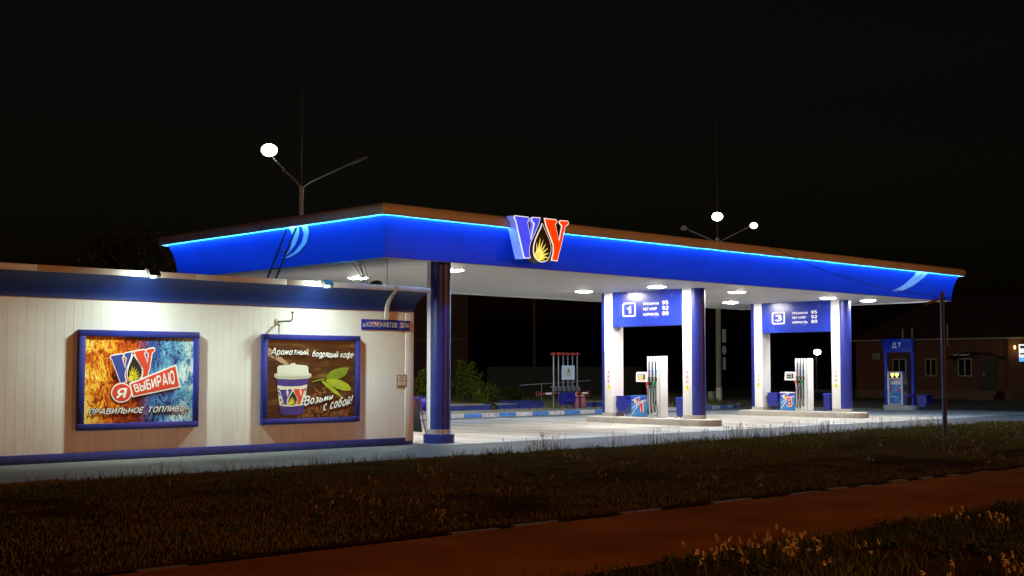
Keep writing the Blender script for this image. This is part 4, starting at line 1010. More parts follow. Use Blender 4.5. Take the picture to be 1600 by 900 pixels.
mb = MB(); mb.box(dx+.1, dx+.55, 31.62, 32.42, .25, .30); mb.box(dx+.1, dx+.55, 31.62, 31.70, .30, 1.84); mb.box(dx+.1, dx+.55, 32.34, 32.42, .30, 1.84); mb.box(dx+.12, dx+.55, 31.62, 32.42, 1.48, 1.86, .012); mb.box(dx+.3, dx+.55, 31.64, 32.40, .3, 1.5); cabd = mb.build('cabinet', M_ddw, dd)
mb = MB(); mb.box(dx+.11, dx+.3, 31.705, 32.335, .32, 1.24); fr = mb.build('printed_front', M_cabblue, dd)
mb = MB(); mb.box(dx+.095, dx+.13, 31.72, 32.32, 1.56, 1.80, .01); bz = mb.build('display_bezel', M_black, dd)
M_disp = emat('yellow_display', (1., .72, .18), 2.2)
for y in (32.14, 31.90):
    mb = MB(); mb.box(dx+.088, dx+.1, y-.09, y+.09, 1.67, 1.78); mb.build('display', M_disp, bz)
    mb = MB(); mb.box(dx+.088, dx+.1, y-.05, y+.05, 1.59, 1.64); mb.build('display', M_disp, bz)
for y, s in ((32.2, '5'), (31.84, '6')):
    text('pump_number', s, rect_x(y+.08, y-.08, .92, 1.12, dx+.105), M_red, fr, .26)
mb = MB()
for a in np.linspace(0, 1, 12)[:-1]:
    b = a+1/11
    for (p, q, r_) in (((32.3, .75), (32.05, .95), (31.9, 1.24)), ((31.72, 1.1), (32.2, 1.0), (31.95, .34)), ((32.32, .6), (32.0, .8), (31.75, .36))):
        B = lambda s: ((1-s)**2*p[0]+2*s*(1-s)*q[0]+s*s*r_[0], (1-s)**2*p[1]+2*s*(1-s)*q[1]+s*s*r_[1])
        u = B(a); v = B(b); mb.bm.faces.new([mb.bm.verts.new(w) for w in ((dx+.105, u[0], u[1]), (dx+.105, v[0], v[1]), (dx+.105, v[0], v[1]+.022), (dx+.105, u[0], u[1]+.022))])
mb.build('curved_lines', M_print, fr)
for y, s in ((32.46, 1), (31.58, -1)):
    mb = MB(); mb.tube([(dx+.3, y, 1.5), (dx+.3, y+s*.06, 2.1), (dx+.3, y+s*.10, 2.42)], [.02, .016, .025], 6); mb.build('hose_mast', M_grey, dd)
    mb = MB(); mb.tube([(dx+.3, y+s*.10, 2.42), (dx+.25, y+s*.18, 2.3), (dx+.2, y+s*.16, 1.6), (dx+.2, y+s*.2, .95), (dx+.22, y+s*.1, .8)], .018, 6); mb.build('hose', M_rubber, dd)
    mb = MB(); mb.box(dx+.2, dx+.32, y-.04, y+.06, .95, 1.25, .015); mb.build('nozzle', M_black, dd)

# ------------------------------------------------------------------ tank vents and their neighbours
vy = 43.45
vr = thing('vent_pipe_rack', 'row of six grey tank vent pipes with red caps', 'pipe rack', (45.5, vy, .11), world=True)
for i in range(6):
    x = 44.65+.335*i
    mb = MB(); mb.cyl((x, vy, .11), (x, vy, 2.66), .035, seg=10); pp = mb.build('pipe', M_galv, vr)
    mb = MB(); mb.lathe([(.04, 0), (.05, .03), (.14, .06), (.15, .12), (.10, .17), (.03, .18)], (x, vy, 2.62), 12); mb.build('cap', M_rustred, pp)
    mb = MB(); mb.cyl((x, vy-.10, 1.0), (x, vy-.13, 1.0), .10, seg=12); mb.cyl((x, vy, .88), (x, vy, 1.12), .065, seg=10); mb.cyl((x, vy-.12, 1.0), (x, vy, 1.0), .025, seg=8); mb.build('valve', M_grey, pp)
mb = MB(); mb.box(44.5, 46.5, vy+.03, vy+.07, 1.10, 1.15); mb.build('tie_bar', M_grey, vr)
ws = thing('warning_board', 'white square warning board with triangle fixed to the vent pipes', 'sign', (45.6, vy-.05, 1.5), world=True)
mb = MB(); mb.box(45.18, 46.08, vy-.06, vy-.038, 1.47, 2.16); pl = mb.build('board', M_print, ws)
mb = MB(); mb.sheet([(45.48, 1.83), (45.80, 1.83), (45.64, 2.08)], lambda a, b: (a, vy-.064, b)); tri = mb.build('triangle', M_yellow, pl)
mb = MB(); mb.sheet([(45.575, 1.86), (45.705, 1.86), (45.64, 1.98)], lambda a, b: (a, vy-.068, b)); mb.build('triangle_symbol', M_ink, tri)
mb = MB(); mb.sheet([(45.48, 1.80), (45.80, 1.80), (45.80, 1.775), (45.48, 1.775)], lambda a, b: (a, vy-.064, b)); mb.build('caption_bar', M_ink, pl)
mb = MB(); mb.sheet([(45.47, 1.68), (45.81, 1.68), (45.81, 1.645), (45.47, 1.645)], lambda a, b: (a, vy-.064, b)); mb.build('caption_line', M_redp, pl)
bb = thing('barrier_bar', 'red and white striped pole lying across the vent pipes with end rings', 'barrier', (44.9, vy-.2, .9), world=True)
y_ = vy-.2
for i, x in enumerate(np.linspace(43.45, 46.85, 9)[:-1]):
    mb = MB(); mb.cyl((x, y_, .80), (x+.425, y_, .80), .05, seg=10); mb.build('band', M_print if i in (1, 3, 5, 7) and i != 8 else M_rustred, bb)
for x in (43.36, 46.94):
    mb = MB(); mb.tube([(x+.11*math.cos(a), y_, .80+.11*math.sin(a)) for a in np.linspace(0, 2*math.pi, 15)], .02, 6); mb.build('end_ring', M_rustred, bb)
def cylbottle(loc, label):
    t = thing('gas_cylinder', label, 'cylinder', loc, group='faded red cylinders by the vent pipes')
    mb = MB(); mb.lathe([(.15, 0), (.16, .02), (.16, .52), (.13, .60), (.05, .64)], seg=16); mb.build('tank', M_pink, t)
    mb = MB(); mb.lathe([(.164, 0), (.164, .06), (.1, .06)], (0, 0, .47), 16); mb.build('strap', M_black, t)
    mb = MB(); mb.cyl((0, 0, .64), (0, 0, .74), .02, seg=8); mb.tube([(0, 0, .73), (.06, 0, .76), (.10, 0, .70)], .012, 5); mb.build('valve', M_yellow, t)
cylbottle((45.48, 42.75, .11), 'faded red cylinder right of the blue bin, left of its pair')
cylbottle((45.92, 42.72, .11), 'rightmost faded red cylinder of the pair beside the vent pipes')
mb = MB(); mb.cyl((43.1, 44.2, 1.20), (47.9, 44.0, 1.42), .022, seg=8); mb.box(44.5, 44.53, 44.12, 44.15, .11, 1.26); mb.box(46.45, 46.48, 44.04, 44.07, .11, 1.35)
single(mb, 'pipe_railing', M_grey, 'long thin grey rail running behind the vent pipes', 'railing')

def slab(x0, x1, y0, y1, z, top, side, label, name='tank_cover'):
    t = thing(name, label, 'tank cover', ((x0+x1)/2, (y0+y1)/2, .11), group='low blue sided tank covers', world=True)
    mb = MB(); mb.box(x0, x1, y0, y1, .10, z-.03); mb.build('side', side, t)
    mb = MB(); mb.box(x0-.04, x1+.04, y0-.04, y1+.04, z-.03, z, .008); mb.build('lid', top, t)
slab(36.6, 40.3, 43.3, 45.2, .36, M_concd, M_slabblue, 'long low blue sided tank cover right of the blue column')
slab(40.9, 42.6, 43.9, 45.4, .34, M_concd, M_slabblue, 'shorter low blue sided tank cover in the middle of the row')
slab(42.8, 44.4, 43.9, 45.3, .44, M_slabblue, M_slabblue, 'tall all blue tank cover left of the vent pipes')
slab(47.6, 51.5, 43.3, 45.0, .36, M_concd, M_slabblue, 'low blue sided tank cover right of the vent pipes')
mb = MB(); mb.lathe([(.42, 0), (.42, .16), (.36, .24), (.2, .3), (.03, .31)], (40.6, 43.7, .11), 18); single(mb, 'manhole_dome', M_black, 'dark domed manhole lid between two tank covers', 'manhole')

# ------------------------------------------------------------------ masts, poles, cables
def lamp_head(par, p, d, s, m, lit, name='lamp_head'):
    d = Vector(d).normalized(); p = Vector(p)
    a = Vector((0, 0, 1)).cross(d); a = a.normalized() if a.length > .01 else Vector((1, 0, 0)); c = d.cross(a)
    mb = MB(); mb.prism([(math.cos(t)*s, math.sin(t)*s*.8) for t in np.linspace(0, 6.283, 17)[:-1]], lambda u, v: p+a*u*.8+c*v*.8-d*s*.45, lambda u, v: p+a*u+c*v)
    h_ = mb.build(name, M_grey, par)
    mb = MB(); mb.prism([(math.cos(t)*s*.92, math.sin(t)*s*.74) for t in np.linspace(0, 6.283, 17)[:-1]], lambda u, v: p+a*u+c*v+d*.004, lambda u, v: p+a*u*.7+c*v*.7+d*s*.35)
    mb.build('lamp_glass', lit, h_)
def mast_light(par, p, e, c, aim):
    l = bpy.data.lights.new('mast_light', 'SPOT'); l.energy = e; l.color = c; l.shadow_soft_size = .15; l.spot_size = R(120); l.spot_blend = .7
    lo = bpy.data.objects.new('mast_light', l); COL.objects.link(lo); lo.parent = par; lo.location = Vector(p)-par.location; lo.rotation_euler = (Vector(aim)-Vector(p)).to_track_quat('-Z', 'Y').to_euler()
M_flo = emat('mast_lamp_lit', (1., .95, .70), 26); M_flo2 = emat('mast_lamp_warm_lit', (1., .86, .60), 5)
M_unlit = mat('mast_lamp_unlit', (.25, .25, .24), .3)
m1 = thing('lighting_mast', 'thin lighting mast behind canopy with forked arms and bright yellowish lamp', 'lamp mast', (28.52, 41.48, 0), world=True)
c_ = Vector((28.52, 41.48, 0))
mb = MB(); mb.tube([c_, c_+Vector((0, 0, 8.2)), c_+Vector((0, 0, 9.1))], [.12, .085, .075], 10); mb.build('mast', M_postw, m1)
mb = MB(); mb.tube([c_+Vector((0, 0, 9.0)), c_+Vector((0, 0, 13.1))], [.016, .008], 6); mb.build('lightning_rod', M_rusty, m1)
mb = MB(); mb.tube([(28.50, 41.47, 8.2), (28.48, 41.49, 9.05), (28.35, 41.60, 9.3), (27.85, 42.02, 9.93), (27.66, 42.18, 10.2)], .03, 6); mb.build('arm', M_galv, m1)
mb = MB(); mb.tube([(28.56, 41.45, 8.2), (28.57, 41.43, 9.05), (28.75, 41.25, 9.25), (30.05, 39.87, 10.13)], .03, 6); mb.build('arm', M_galv, m1)
mb = MB(); mb.tube([(29.85, 40.08, 9.98), (30.30, 39.62, 10.25)], .06, 8); mb.build('unlit_lamp', M_grey, m1)
mb = MB(); mb.tube([(28.4, 41.55, 9.2), (28.15, 41.8, 9.50), (27.95, 41.95, 9.75)], [.02, .02, .05], 6); mb.build('unlit_lamp', M_grey, m1)
to_cam = Vector((0, 0, 1.9))
lamp_head(m1, (27.50, 42.22, 10.50), to_cam-Vector((27.5, 42.2, 10.5)), .33, M_grey, M_flo)
mast_light(m1, (28.35, 42.6, 10.5), P_MAST, (1., .95, .70), (45, 46, 0))
m2 = thing('street_lamp_post', 'concrete street lamp post seen between the gates, three lamps above the canopy', 'street lamp', (65.3, 49.05, 0), world=True)
c_ = Vector((65.3, 49.05, 0))
mb = MB(); mb.tube([c_, c_+Vector((0, 0, .85))], [.20, .195], 12); mb.build('whitewashed_foot', M_print, m2)
mb = MB(); mb.tube([c_+Vector((0, 0, .85)), c_+Vector((0, 0, 10.3))], [.18, .13], 12); mb.build('post', M_postw, m2)
mb = MB(); mb.tube([c_+Vector((0, 0, 10.2)), c_+Vector((0, 0, 17.8))], [.016, .008], 6); mb.build('lightning_rod', M_rusty, m2)
mb = MB(); mb.tube([c_+Vector((0, 0, 10.0)), Vector((66.7, 47.6, 11.0))], .03, 6); mb.build('arm', M_galv, m2)
mb = MB(); mb.tube([c_+Vector((0, 0, 10.0)), Vector((63.9, 50.35, 10.85))], .03, 6); mb.build('arm', M_galv, m2)
lamp_head(m2, (65.05, 48.85, 11.62), to_cam-Vector((65, 49, 11.6)), .36, M_grey, M_flo)
lamp_head(m2, (66.9, 47.4, 11.08), to_cam-Vector((67, 47.4, 11.1))+Vector((12, -12, 0)), .27, M_grey, M_flo2)
lamp_head(m2, (63.75, 50.5, 10.92), to_cam-Vector((64, 50, 11))+Vector((-18, 18, -10)), .22, M_grey, M_unlit)
mast_light(m2, (66.8, 47.2, 10.75), P_MAST*.05, (1., .80, .5), (62, 46, 0))
ts = thing('traffic_sign_stack', 'edge on grey traffic signs fixed to the street lamp post', 'traffic sign', (65.6, 48.9, 2.1), world=True)
d_ = Vector((.55, -.83, 0)); n_ = Vector((.83, .55, 0))
for shape, zc, w, h in (('rect', 4.1, .13, .42), ('disc', 3.2, .13, .3), ('rect', 2.35, .09, .40)):
    cc = Vector((65.42, 48.95, zc))+d_*.20
    poly = [(-w, -h), (w, -h), (w, h), (-w, h)] if shape == 'rect' else [(w*math.cos(t), w*2.4*math.sin(t)) for t in np.linspace(0, 6.283, 19)[:-1]]
    mb = MB(); mb.prism(poly, lambda u, v: cc+d_*u+Vector((0, 0, v)), lambda u, v: cc+d_*u+Vector((0, 0, v))+n_*.02); mb.build('sign_plate', M_grey, ts)
mb = MB(); mb.box(-.13, .13, -.1, .1, 0, .05); mb.prism([(-.13, 0), (.13, 0), (.17, .5), (-.17, .5)], lambda a, b: (a, -.13, b), lambda a, b: (a, .13, b))
o = mb.build('litter_bucket', M_kerbw); o.location = (65.02, 49.45, .11); tag(o, 'small pale bucket at the foot of the street lamp post', 'bucket')

po = thing('cable_pole', 'slim dark blue pole with rusty top standing in the grass at right', 'pole', (34.6, 17.98, 0), world=True)
mb = MB(); mb.cyl((34.6, 17.98, -.05), (34.6, 17.98, 4.12), .068, .062, 12); mb.build('pole_shaft', M_polebl, po)
mb = MB(); mb.cyl((34.6, 17.98, 4.12), (34.6, 17.98, 4.16), .066, seg=12); mb.cyl((34.55, 17.93, 4.1), (34.55, 17.93, 4.2), .012, seg=6); mb.build('pole_top', M_rusty, po)
mb = MB(); mb.tube([(34.55, 18.03, 3.97), (34.44, 18.14, 3.92), (34.30, 18.28, 3.84)], [.018, .05, .04], 8); mb.tube([(34.30, 18.28, 3.84), (34.22, 18.36, 3.79)], [.02, .015], 6); mb.build('tension_clamp', M_rusty, po)
mb = MB()
A_ = Vector((35.4, 24.55, 6.05)); B_ = Vector((34.6, 17.98, 4.02))
mb.tube([A_.lerp(B_, s)+Vector((0, 0, -.28*math.sin(s*math.pi))) for s in np.linspace(0, 1, 20)], .012, 5)
C_ = Vector((60, 12.0, 5.2))
mb.tube([B_.lerp(C_, s)+Vector((0, 0, -1.6*math.sin(s*math.pi))) for s in np.linspace(0, 1, 30)], .012, 5)
single(mb, 'overhead_cable', M_black, 'thin black cable from canopy edge over the pole top to the right', 'cable')
mb = MB(); mb.tube([(74.2, 74.4, -.05), (74.2, 74.4, 11)], [.15, .10], 8); single(mb, 'utility_pole', M_bark, 'faint brown utility pole in the dark behind the vent pipes', 'pole')
fl = thing('yard_lamp', 'distant bright yellow yard lamp seen through the gate of pump 3', 'lamp', (112.6, 72.2, 0), world=True)
mb = MB(); mb.tube([(112.7, 72.4, -.05), (112.7, 72.4, 3.9)], [.08, .06], 8); mb.build('post', M_grey, fl)
lamp_head(fl, (112.6, 72.2, 3.8), to_cam-Vector((112.6, 72.2, 3.8)), .38, M_grey, M_flo)

# ------------------------------------------------------------------ brick building (facade looks to -X)
FX, FY = 81.66, 49.15
hb = thing('brick_building', 'dark single storey brick building with white windows behind the diesel pump', 'building', (FX+4, FY-8, 0), world=True)
U = lambda u: FY-u
mb = MB(); mb.box(FX, FX+9, U(18), U(0), -.05, 4.0); mb.build('wall', M_brick, hb)
mb = MB(); mb.box(FX-.35, FX-.002, U(18), U(11.4), -.05, 4.0); mb.build('wall_bay', M_brick, hb)
mb = MB(); mb.box(FX-.05, FX-.003, U(11.39), U(0), -.05, .55); mb.build('wall_plinth', M_brickd, hb)
mb = MB(); mb.box(FX-.45, FX-.3, U(18.2), U(-.2), 3.99, 4.09); mb.build('gutter', M_pvc, hb)
M_roof = mat('dark_red_roof', (.06, .022, .020), .6, var=.2)
mb = MB(); v = [mb.bm.verts.new(p) for p in ((FX-.4, U(-.3), 4.095), (FX-.4, U(18.3), 4.095), (FX+9.4, U(18.3), 4.095), (FX+9.4, U(-.3), 4.095), (FX+4.5, U(4), 7.2), (FX+4.5, U(14), 7.2))]
for q in ((0, 1, 5, 4), (1, 2, 5), (2, 3, 4, 5), (3, 0, 4), (3, 2, 1, 0)): mb.bm.faces.new([v[i] for i in q])
mb.build('roof', M_roof, hb)
for ua, ub in ((2.9, 3.95), (5.36, 6.25), (7.75, 8.76)):
    mb = MB(); z0, z1 = 1.52, 2.76; X0, X1 = FX-.06, FX-.004
    mb.box(X0, X1, U(ub), U(ua), z0, z0+.09); mb.box(X0, X1, U(ub), U(ua), z1-.09, z1); mb.box(X0, X1, U(ua+.09), U(ua), z0+.09, z1-.09); mb.box(X0, X1, U(ub), U(ub-.09), z0+.09, z1-.09); um = (ua+ub)/2; mb.box(X0, X1, U(um+.05), U(um-.05), z0+.09, z1-.09)
    fr = mb.build('window', M_pvc, hb)
    mb = MB(); mb.box(FX-.03, FX-.005, U(ub-.09), U(ua+.09), z0+.09, z1-.09); mb.build('pane', M_glass, fr)
mb = MB(); mb.box(FX-.04, FX-.004, U(10.45), U(9.4), .6, 2.68); dr_ = mb.build('door', M_black, hb)
mb = MB(); mb.box(FX-.09, FX-.045, U(9.62), U(9.56), 1.5, 1.8); mb.build('handle', M_steel, dr_)
mb = MB(); mb.box(FX-1.5, FX-.006, U(10.9), U(9.1), -.05, .35); mb.box(FX-1.1, FX-.006, U(10.9), U(9.1), .35, .58); mb.build('steps', M_brickd, hb)
mb = MB(); pts = [(7.4+3.6*s, 2.78+.42*math.sin(s*math.pi)) for s in np.linspace(0, 1, 12)]
mb.prism(pts+[(a, b-.06) for a, b in pts[::-1]], lambda a, b: (FX-1.2, U(a), b), lambda a, b: (FX-.006, U(a), b)); aw = mb.build('door_awning', M_black, hb)
mb = MB(); mb.sheet([(8.05, 2.99), (8.35, 2.99), (8.35, 2.93), (8.05, 2.93)], lambda a, b: (FX-1.205, U(a), b)); mb.sheet([(8.45, 2.99), (9.15, 2.99), (9.15, 2.93), (8.45, 2.93)], lambda a, b: (FX-1.205, U(a), b)); mb.build('awning_lettering', M_print, aw)
mb = MB(); mb.box(FX-.3, FX-.006, U(2.05), U(1.48), 2.68, 3.14, .02); ac = mb.build('air_conditioner', M_pvc, hb)
mb = MB(); mb.cyl((FX-.31, U(1.8), 2.9), (FX-.30, U(1.8), 2.9), .17, seg=16); mb.build('fan_grille', M_grey, ac)
for u, z in ((4.7, 4.9), (7.3, 5.0), (3.98, 4.8)):
    mb = MB(); mb.cyl((FX-.5, U(u), z-1.4), (FX-.5, U(u), z), .05, seg=8); mb.build('flue_pipe', M_galv, hb)
ls = thing('lit_wall_sign', 'brightly lit wall sign cut by the right edge of the photo', 'sign', (FX-.6, U(12), 2.4), world=True)
mb = MB(); mb.box(FX-.62, FX-.42, U(13.0), U(12.22), 2.45, 3.70, .03); bx_ = mb.build('sign_box', M_black, ls)
M_lsig = emat('lit_sign_white', (.9, .95, 1.), .9)
mb = MB(); mb.box(FX-.63, FX-.615, U(12.96), U(12.26), 2.75, 3.62); mb.build('sign_face', M_lsig, bx_)
mb = MB(); mb.box(FX-.632, FX-.615, U(12.96), U(12.26), 2.50, 2.73); mb.build('sign_footer', emat('lit_sign_blue', (.1, .4, 1.), 1.2), bx_)
mb = MB(); mb.box(FX-.636, FX-.62, U(12.9), U(12.34), 3.35, 3.52); mb.box(FX-.636, FX-.62, U(12.9), U(12.34), 2.95, 3.05); mb.build('sign_print', M_ink, bx_)
wl = thing('wall_lamp', 'small yellow wall lamp on brick bay beside the lit sign', 'lamp', (FX-.5, U(11.95), 3.3), world=True)
mb = MB(); mb.lathe([(.03, 0), (.07, .05), (.07, .2), (.03, .26)], (FX-.52, U(11.95), 3.3), 10); mb.build('lantern', emat('lantern_lit', (1., .75, .3), 1.5), wl)
l = bpy.data.lights.new('wall_lamp_light', 'POINT'); l.energy = 9; l.color = (1., .72, .28); l.shadow_soft_size = .08
lo = bpy.data.objects.new('wall_lamp_light', l); COL.objects.link(lo); lo.location = (-.25, 0, .1); lo.parent = wl

# dark block of flats far behind the blue column
fb = thing('apartment_block', 'dark three storey brick block faint in the background behind the column', 'building', (80, 104, 0), rz=-.7666)
mb = MB(); mb.box(-16, 10.2, -5, 6, -.05, 10.5); mb.build('wall', M_brickd, fb)
mb = MB(); mb.prism([(-6, 10.5), (7, 10.5), (.5, 14)], lambda a, b: (-16.3, a, b), lambda a, b: (10.5, a, b)); mb.build('roof', M_roof, fb)
mb = MB(); mb.box(-16, 10.2, -5.06, -5.0, 4.9, 5.05); mb.build('string_course', M_concd, fb)
for fz in (1.2, 3.2-.05, 6.2):
    for fx in (-14, -10.6, -7.2, -3.8, -.4, 3, 6.9):
        mb = MB(); mb.box(fx, fx+1.25, -5.05, -5.0, fz, fz+1.4); w_ = mb.build('window', M_pvc, fb)
        mb = MB(); mb.box(fx+.09, fx+.58, -5.07, -5.02, fz+.09, fz+1.31); mb.box(fx+.67, fx+1.16, -5.07, -5.02, fz+.09, fz+1.31); mb.build('pane', M_glass, w_)
M_fenced = mat('dark_fence_concrete', (.04, .038, .035), .9, var=.3, vscale=3)
fe = thing('concrete_fence', 'low dark concrete panel fence in the background behind the vent pipes', 'fence', (70, 66, 0), rz=-.7666)
for i in range(5, 9):
    mb = MB(); mb.box(-21+i*2.9, -18.2+i*2.9, -.06, .06, -.05, 2.2); mb.build('panel', M_fenced, fe)
    mb = MB(); mb.box(-18.19+i*2.9, -18.11+i*2.9, -.1, .1, -.05, 2.3); mb.build('post', M_fenced, fe)

# ------------------------------------------------------------------ vegetation
def leaves(name, centres, size, m, par, n_per, spread, flat=.5):
    N = len(centres)*n_per
    c = np.repeat(np.array(centres), n_per, axis=0)+rng.normal(0, 1, (N, 3))*spread*np.array([1, 1, .8])
    a = rng.normal(0, 1, (N, 3)); a /= np.linalg.norm(a, axis=1)[:, None]
    b = np.cross(a, rng.normal(0, 1, (N, 3))); b /= np.linalg.norm(b, axis=1)[:, None]
    s = size*rng.uniform(.6, 1.3, (N, 1))
    P = np.stack([c-a*s, c+b*s*.45, c+a*s, c-b*s*.45], 1).reshape(-1, 3)
    me = bpy.data.meshes.new(name); me.vertices.add(N*4); me.vertices.foreach_set('co', P.ravel())
    me.loops.add(N*4); me.loops.foreach_set('vertex_index', np.arange(N*4)); me.polygons.add(N); me.polygons.foreach_set('loop_start', np.arange(N)*4); me.polygons.foreach_set('loop_total', np.full(N, 4))
    me.update(); me.materials.append(m)
    o = bpy.data.objects.new(name, me); COL.objects.link(o)
    if par is not None: o.parent = par
    return o
def tree(x, y, h, r, label, m=M_leafd, z=0, size=.16, trunk_h=.3, n=26, npl=60):
    t = thing('broadleaf_tree', label, 'tree', (x, y, z), group='dark trees in the background')
    mb = MB(); tips = []
    mb.tube([(0, 0, -.1), (.05, .03, h*.25), (-.05, .08, h*.5), (.05, 0, h*.8)], [h*.028, h*.022, h*.015, h*.005], 9)
    for i in range(n):
        zz = h*random.uniform(trunk_h, .78); a = random.uniform(0, 6.28); l = r*random.uniform(.5, 1.)*(1-.5*abs(zz/h-.5))
        p = Vector((0, 0, zz)); q = Vector((l*math.cos(a)*.55, l*math.sin(a)*.55, zz+l*.35)); e = Vector((l*math.cos(a+.2), l*math.sin(a+.2), zz+l*random.uniform(.4, .9)))
        mb.tube([p, q, e], [h*.010, h*.006, h*.002], 5); tips += [tuple(q), tuple(e), tuple((q+e)/2)]
    mb.build('trunk', M_bark, t); leaves('crown', tips, size, m, t, npl, r*.16)
def bush(x, y, h, w, label, m=M_leaf, n=14, npl=45, z=.11, size=.075):
    t = thing('bush', label, 'bush', (x, y, z), group='bushes behind the forecourt')
    mb = MB(); tips = []
    for i in range(n):
        a = random.uniform(0, 6.28); l = w*random.uniform(.15, 1)**.8; hh = h*random.uniform(.55, 1)*(1-.55*(l/w))
        e = Vector((l*math.cos(a), l*math.sin(a), hh)); mb.tube([(0.1*math.cos(a), .1*math.sin(a), -.05), tuple(e*.5+Vector((0, 0, hh*.1))), tuple(e)], [.02, .012, .004], 5)
        for s in np.linspace(.25, 1, 6): tips.append(tuple(Vector((e.x*s, e.y*s, hh*(s*.9+.1)))))
    mb.build('stems', M_bark, t); leaves('foliage', tips, size, m, t, npl, .13)
bush(49.5, 55.2, 3.4, 1.05, 'tall leafy green bush just right of the blue column', n=16, npl=42)
bush(49.7, 53.9, 1.5, .75, 'lower rounded green bush in front of the tall one', n=12)
bush(51.6, 53.4, 1.1, .55, 'small feathery bush between tall bush and vent pipes', M_leafd, n=14, size=.05)
bush(45.6, 54.2, 2.2, 1.1, 'dark bush glimpsed between kiosk corner and blue column', n=12)
bush(46.0, 50.4, .8, .3, 'small seedling shrub behind the middle tank cover', n=5, npl=25)
tree(26.6, 50.7, 8.4, 2.6, 'dark bare looking tree rising behind the kiosk at left', size=.13, npl=26)
tree(19.0, 57.0, 7.5, 2.8, 'dark leafy tree far left behind the kiosk roof', size=.14, npl=30)

def blades(name, pts, hmin, hmax, w, m, lean=.5, hs=None):
    N = len(pts); h = rng.uniform(hmin, hmax, N) if hs is None else hs; a = rng.uniform(0, 2*np.pi, N); la = rng.uniform(0, 2*np.pi, N); le = rng.uniform(.1, lean, N)*h
    d = np.stack([np.cos(a), np.sin(a), np.zeros(N)], 1)*(w*rng.uniform(.6, 1.3, N))[:, None]; L = np.stack([np.cos(la)*le, np.sin(la)*le, np.zeros(N)], 1)
    p = np.array(pts); up_ = np.array([0, 0, 1.])
    m_ = p+L*.35+up_*(h*.6)[:, None]; t = p+L+up_*h[:, None]
    P = np.stack([p-d, p+d, m_+d*.7, m_-d*.7, t], 1).reshape(-1, 3)
    me = bpy.data.meshes.new(name); me.vertices.add(N*5); me.vertices.foreach_set('co', P.ravel())
    idx = np.arange(N)[:, None]*5; q = idx+np.array([0, 1, 2, 3]); tr = idx+np.array([3, 2, 4]); li = np.concatenate([q, tr], 1).ravel()
    me.loops.add(N*7); me.loops.foreach_set('vertex_index', li); me.polygons.add(N*2)
    st = (np.arange(N)[:, None]*7+np.array([0, 4])).ravel(); me.polygons.foreach_set('loop_start', st); me.polygons.foreach_set('loop_total', np.tile([4, 3], N)); me.update(); me.materials.append(m)
    o = bpy.data.objects.new(name, me); COL.objects.link(o); o['kind'] = 'stuff'; return o
def inview(P, pad=2.):
    az = np.arctan2(P[:, 0], P[:, 1])-.7666; return np.abs(az) < R(22.6+pad)
def scatter(n, x0, x1, y0, y1, thr=None, sc=.7):
    P = np.stack([rng.uniform(x0, x1, n), rng.uniform(y0, y1, n), np.full(n, .01)], 1); P = P[inview(P)]
    if thr is not None:
        o_ = float(rng.uniform(0, 90)); f = np.array([2.6*noise.noise((p[0]*sc*.55, p[1]*sc*.55, o_))+1.6*noise.noise((p[0]*sc*1.9, p[1]*sc*1.9, o_+7)) for p in P])
        P = P[f+rng.normal(0, .5, len(P)) > thr]
    return P
P = scatter(170000, 4, 62, 11.5, 21.35); blades('verge_grass', P, .015, .06, .006, M_grass, .95)
P = scatter(150000, 4, 62, 11.5, 21.35, .25, .8); blades('verge_tufts', P, .02, .085, .006, M_grass, .9)
P = scatter(120000, 4, 62, 11.5, 21.35, .3, .6); blades('dry_verge_grass', P, .015, .07, .005, M_dry, .95)
P = scatter(4200, 6, 62, 20.6, 21.3, .5, 2.2); blades('tall_edge_grass', P, .08, .24, .006, M_grass, .6)
P = scatter(30000, 26, 62, 17.5, 21.5, .0, 1.2); blades('lush_verge_grass', P, .05, .17, .008, M_grass, .8)
P = scatter(70000, 6, 24, 3, 8.2, -.35, 1.1); blades('roadside_grass', P, .02, .08, .006, M_leafd, .95)
P = scatter(30000, 6, 24, 3, 8.35, .4, 1.4); blades('roadside_tufts', P, .05, .13, .006, M_grass, .9)
def weeds(name, n, box, h, m, leaf, npl, thr, sc):
    Q = scatter(n, *box, thr, sc); cen = []
    for p in Q:
        hh = h*random.uniform(.4, 1.2)
        for k in range(6):
            a = random.uniform(0, 6.28); r_ = hh*random.uniform(.1, 1.1); cen.append((p[0]+r_*math.cos(a), p[1]+r_*math.sin(a), hh*random.uniform(.15, 1)*(1-.4*r_/hh/1.1)))
    o = leaves(name, cen, leaf, m, None, npl, leaf*.9); o['kind'] = 'stuff'
weeds('roadside_weeds', 420, (6, 24, 4.6, 8.3), .14, M_leafd, .030, 9, .1, 1.3)
weeds('verge_weeds', 900, (6, 60, 11.6, 21.2), .09, M_leafd, .028, 8, .5, .9)
def flowers(name, plants, m, hmin, hmax, heads, psize, spikes):
    stems = MB(); cen = []
    for (x, y) in plants:
        for k in range(random.randint(*spikes)):
            h = random.uniform(hmin, hmax); xx = x+random.gauss(0, .09); yy = y+random.gauss(0, .09); lx = random.gauss(0, .05); ly = random.gauss(0, .05)
            a = Vector((xx, yy, 0)); b = Vector((xx+lx, yy+ly, h)); w = .004
            stems.bm.faces.new([stems.bm.verts.new(q) for q in ((xx-w, yy+w, 0), (xx+w, yy-w, 0), (b.x, b.y, h))])
            for j in range(heads): cen.append(tuple(a.lerp(b, 1-.28*j/heads)))
    o = stems.build(name+'_stems', M_grass, None, fixn=False, smooth=False); o['kind'] = 'stuff'
    q = leaves(name, cen, psize, m, None, 3, psize*.7); q['kind'] = 'stuff'
pl = [(p[0], p[1]) for p in scatter(330, 8, 24, 5.0, 8.15, .9, 1.3)]
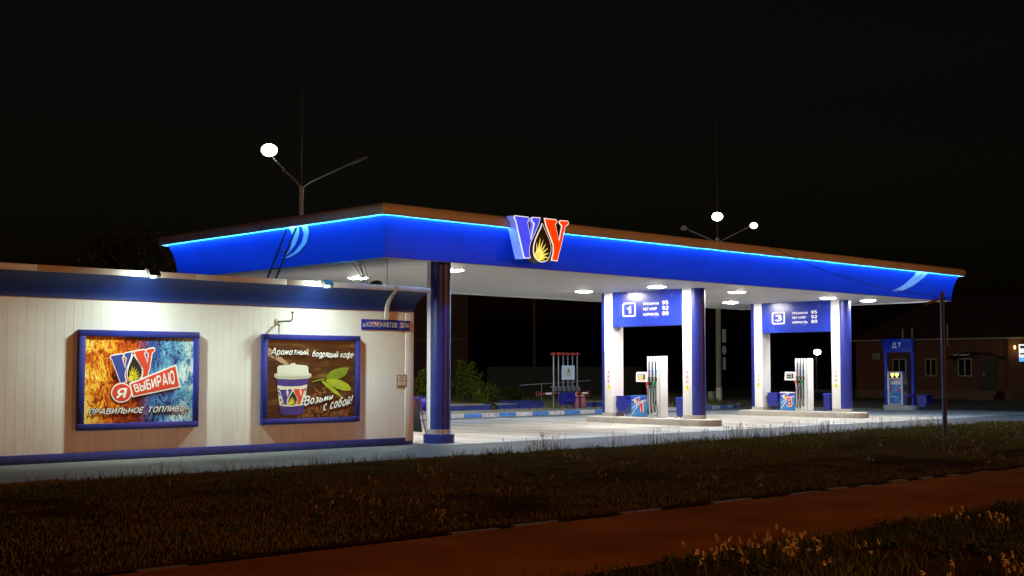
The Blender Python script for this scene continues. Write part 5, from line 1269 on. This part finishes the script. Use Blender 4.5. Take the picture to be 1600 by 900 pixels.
flowers('yellow_wildflowers', pl, M_petal, .06, .25, 7, .011, (1, 5))
pl = [(p[0], p[1]) for p in scatter(1500, 10, 60, 11.7, 21.2, 1.0, .8)]
flowers('white_wildflowers', pl, M_petw, .10, .32, 4, .012, (2, 5))
pl = [(p[0], p[1]) for p in scatter(260, 19, 40, 20.4, 21.4, .3, 1.7)]
flowers('edge_wildflowers', pl, M_petw, .2, .5, 6, .013, (2, 5))
P = scatter(2600, 28, 60, 39.2, 50, .6, .7); P[:, 2] = .11; blades('bed_weeds', P, .06, .30, .014, M_grass, .8)
P = scatter(7000, 50, 75, 41, 62, .0, .7); P = P[(P[:, 0]-57)*.75+42.6 < P[:, 1]]; P[:, 2] = .11; blades('bed_grass', P, .1, .3, .02, M_grass, .8)

# ------------------------------------------------------------------ sodium street lights along the road (out of frame, they light the path)
def road_lamp(x, y, e, label):
    t = thing('street_light', label, 'street light', (x, y, 0), group='sodium street lights along the road')
    mb = MB(); mb.tube([(0, 0, -.05), (0, 0, 8.6), (0, .3, 9.0), (0, 1.4, 9.2)], [.11, .075, .05, .04], 10); mb.build('post', M_galv, t)
    mb = MB(); mb.box(-.16, .16, 1.3, 2.0, 9.16, 9.32, .04); hd = mb.build('head', M_grey, t)
    mb = MB(); mb.sphere((0, 1.65, 9.16), .13, 1, 2, .5); mb.build('sodium_glass', emat('sodium_lit', (1., .40, .08), 20), hd)
    l = bpy.data.lights.new('sodium_lamp', 'SPOT'); l.energy = e; l.color = (1., .32, .07); l.shadow_soft_size = .15; l.spot_size = R(96); l.spot_blend = .6
    lo = bpy.data.objects.new('sodium_lamp', l); COL.objects.link(lo); lo.parent = t; lo.location = (0, 1.65, 8.95)
    lo.rotation_euler = (Vector((14, 26, 1))-Vector((x, y+1.65, 8.95))).to_track_quat('-Z', 'Y').to_euler()
road_lamp(48, -20, P_SODIUM, 'farther sodium street light along the road, right of the camera')
road_lamp(3, -13, P_SODIUM*.46, 'nearer sodium street light by the road behind the camera')
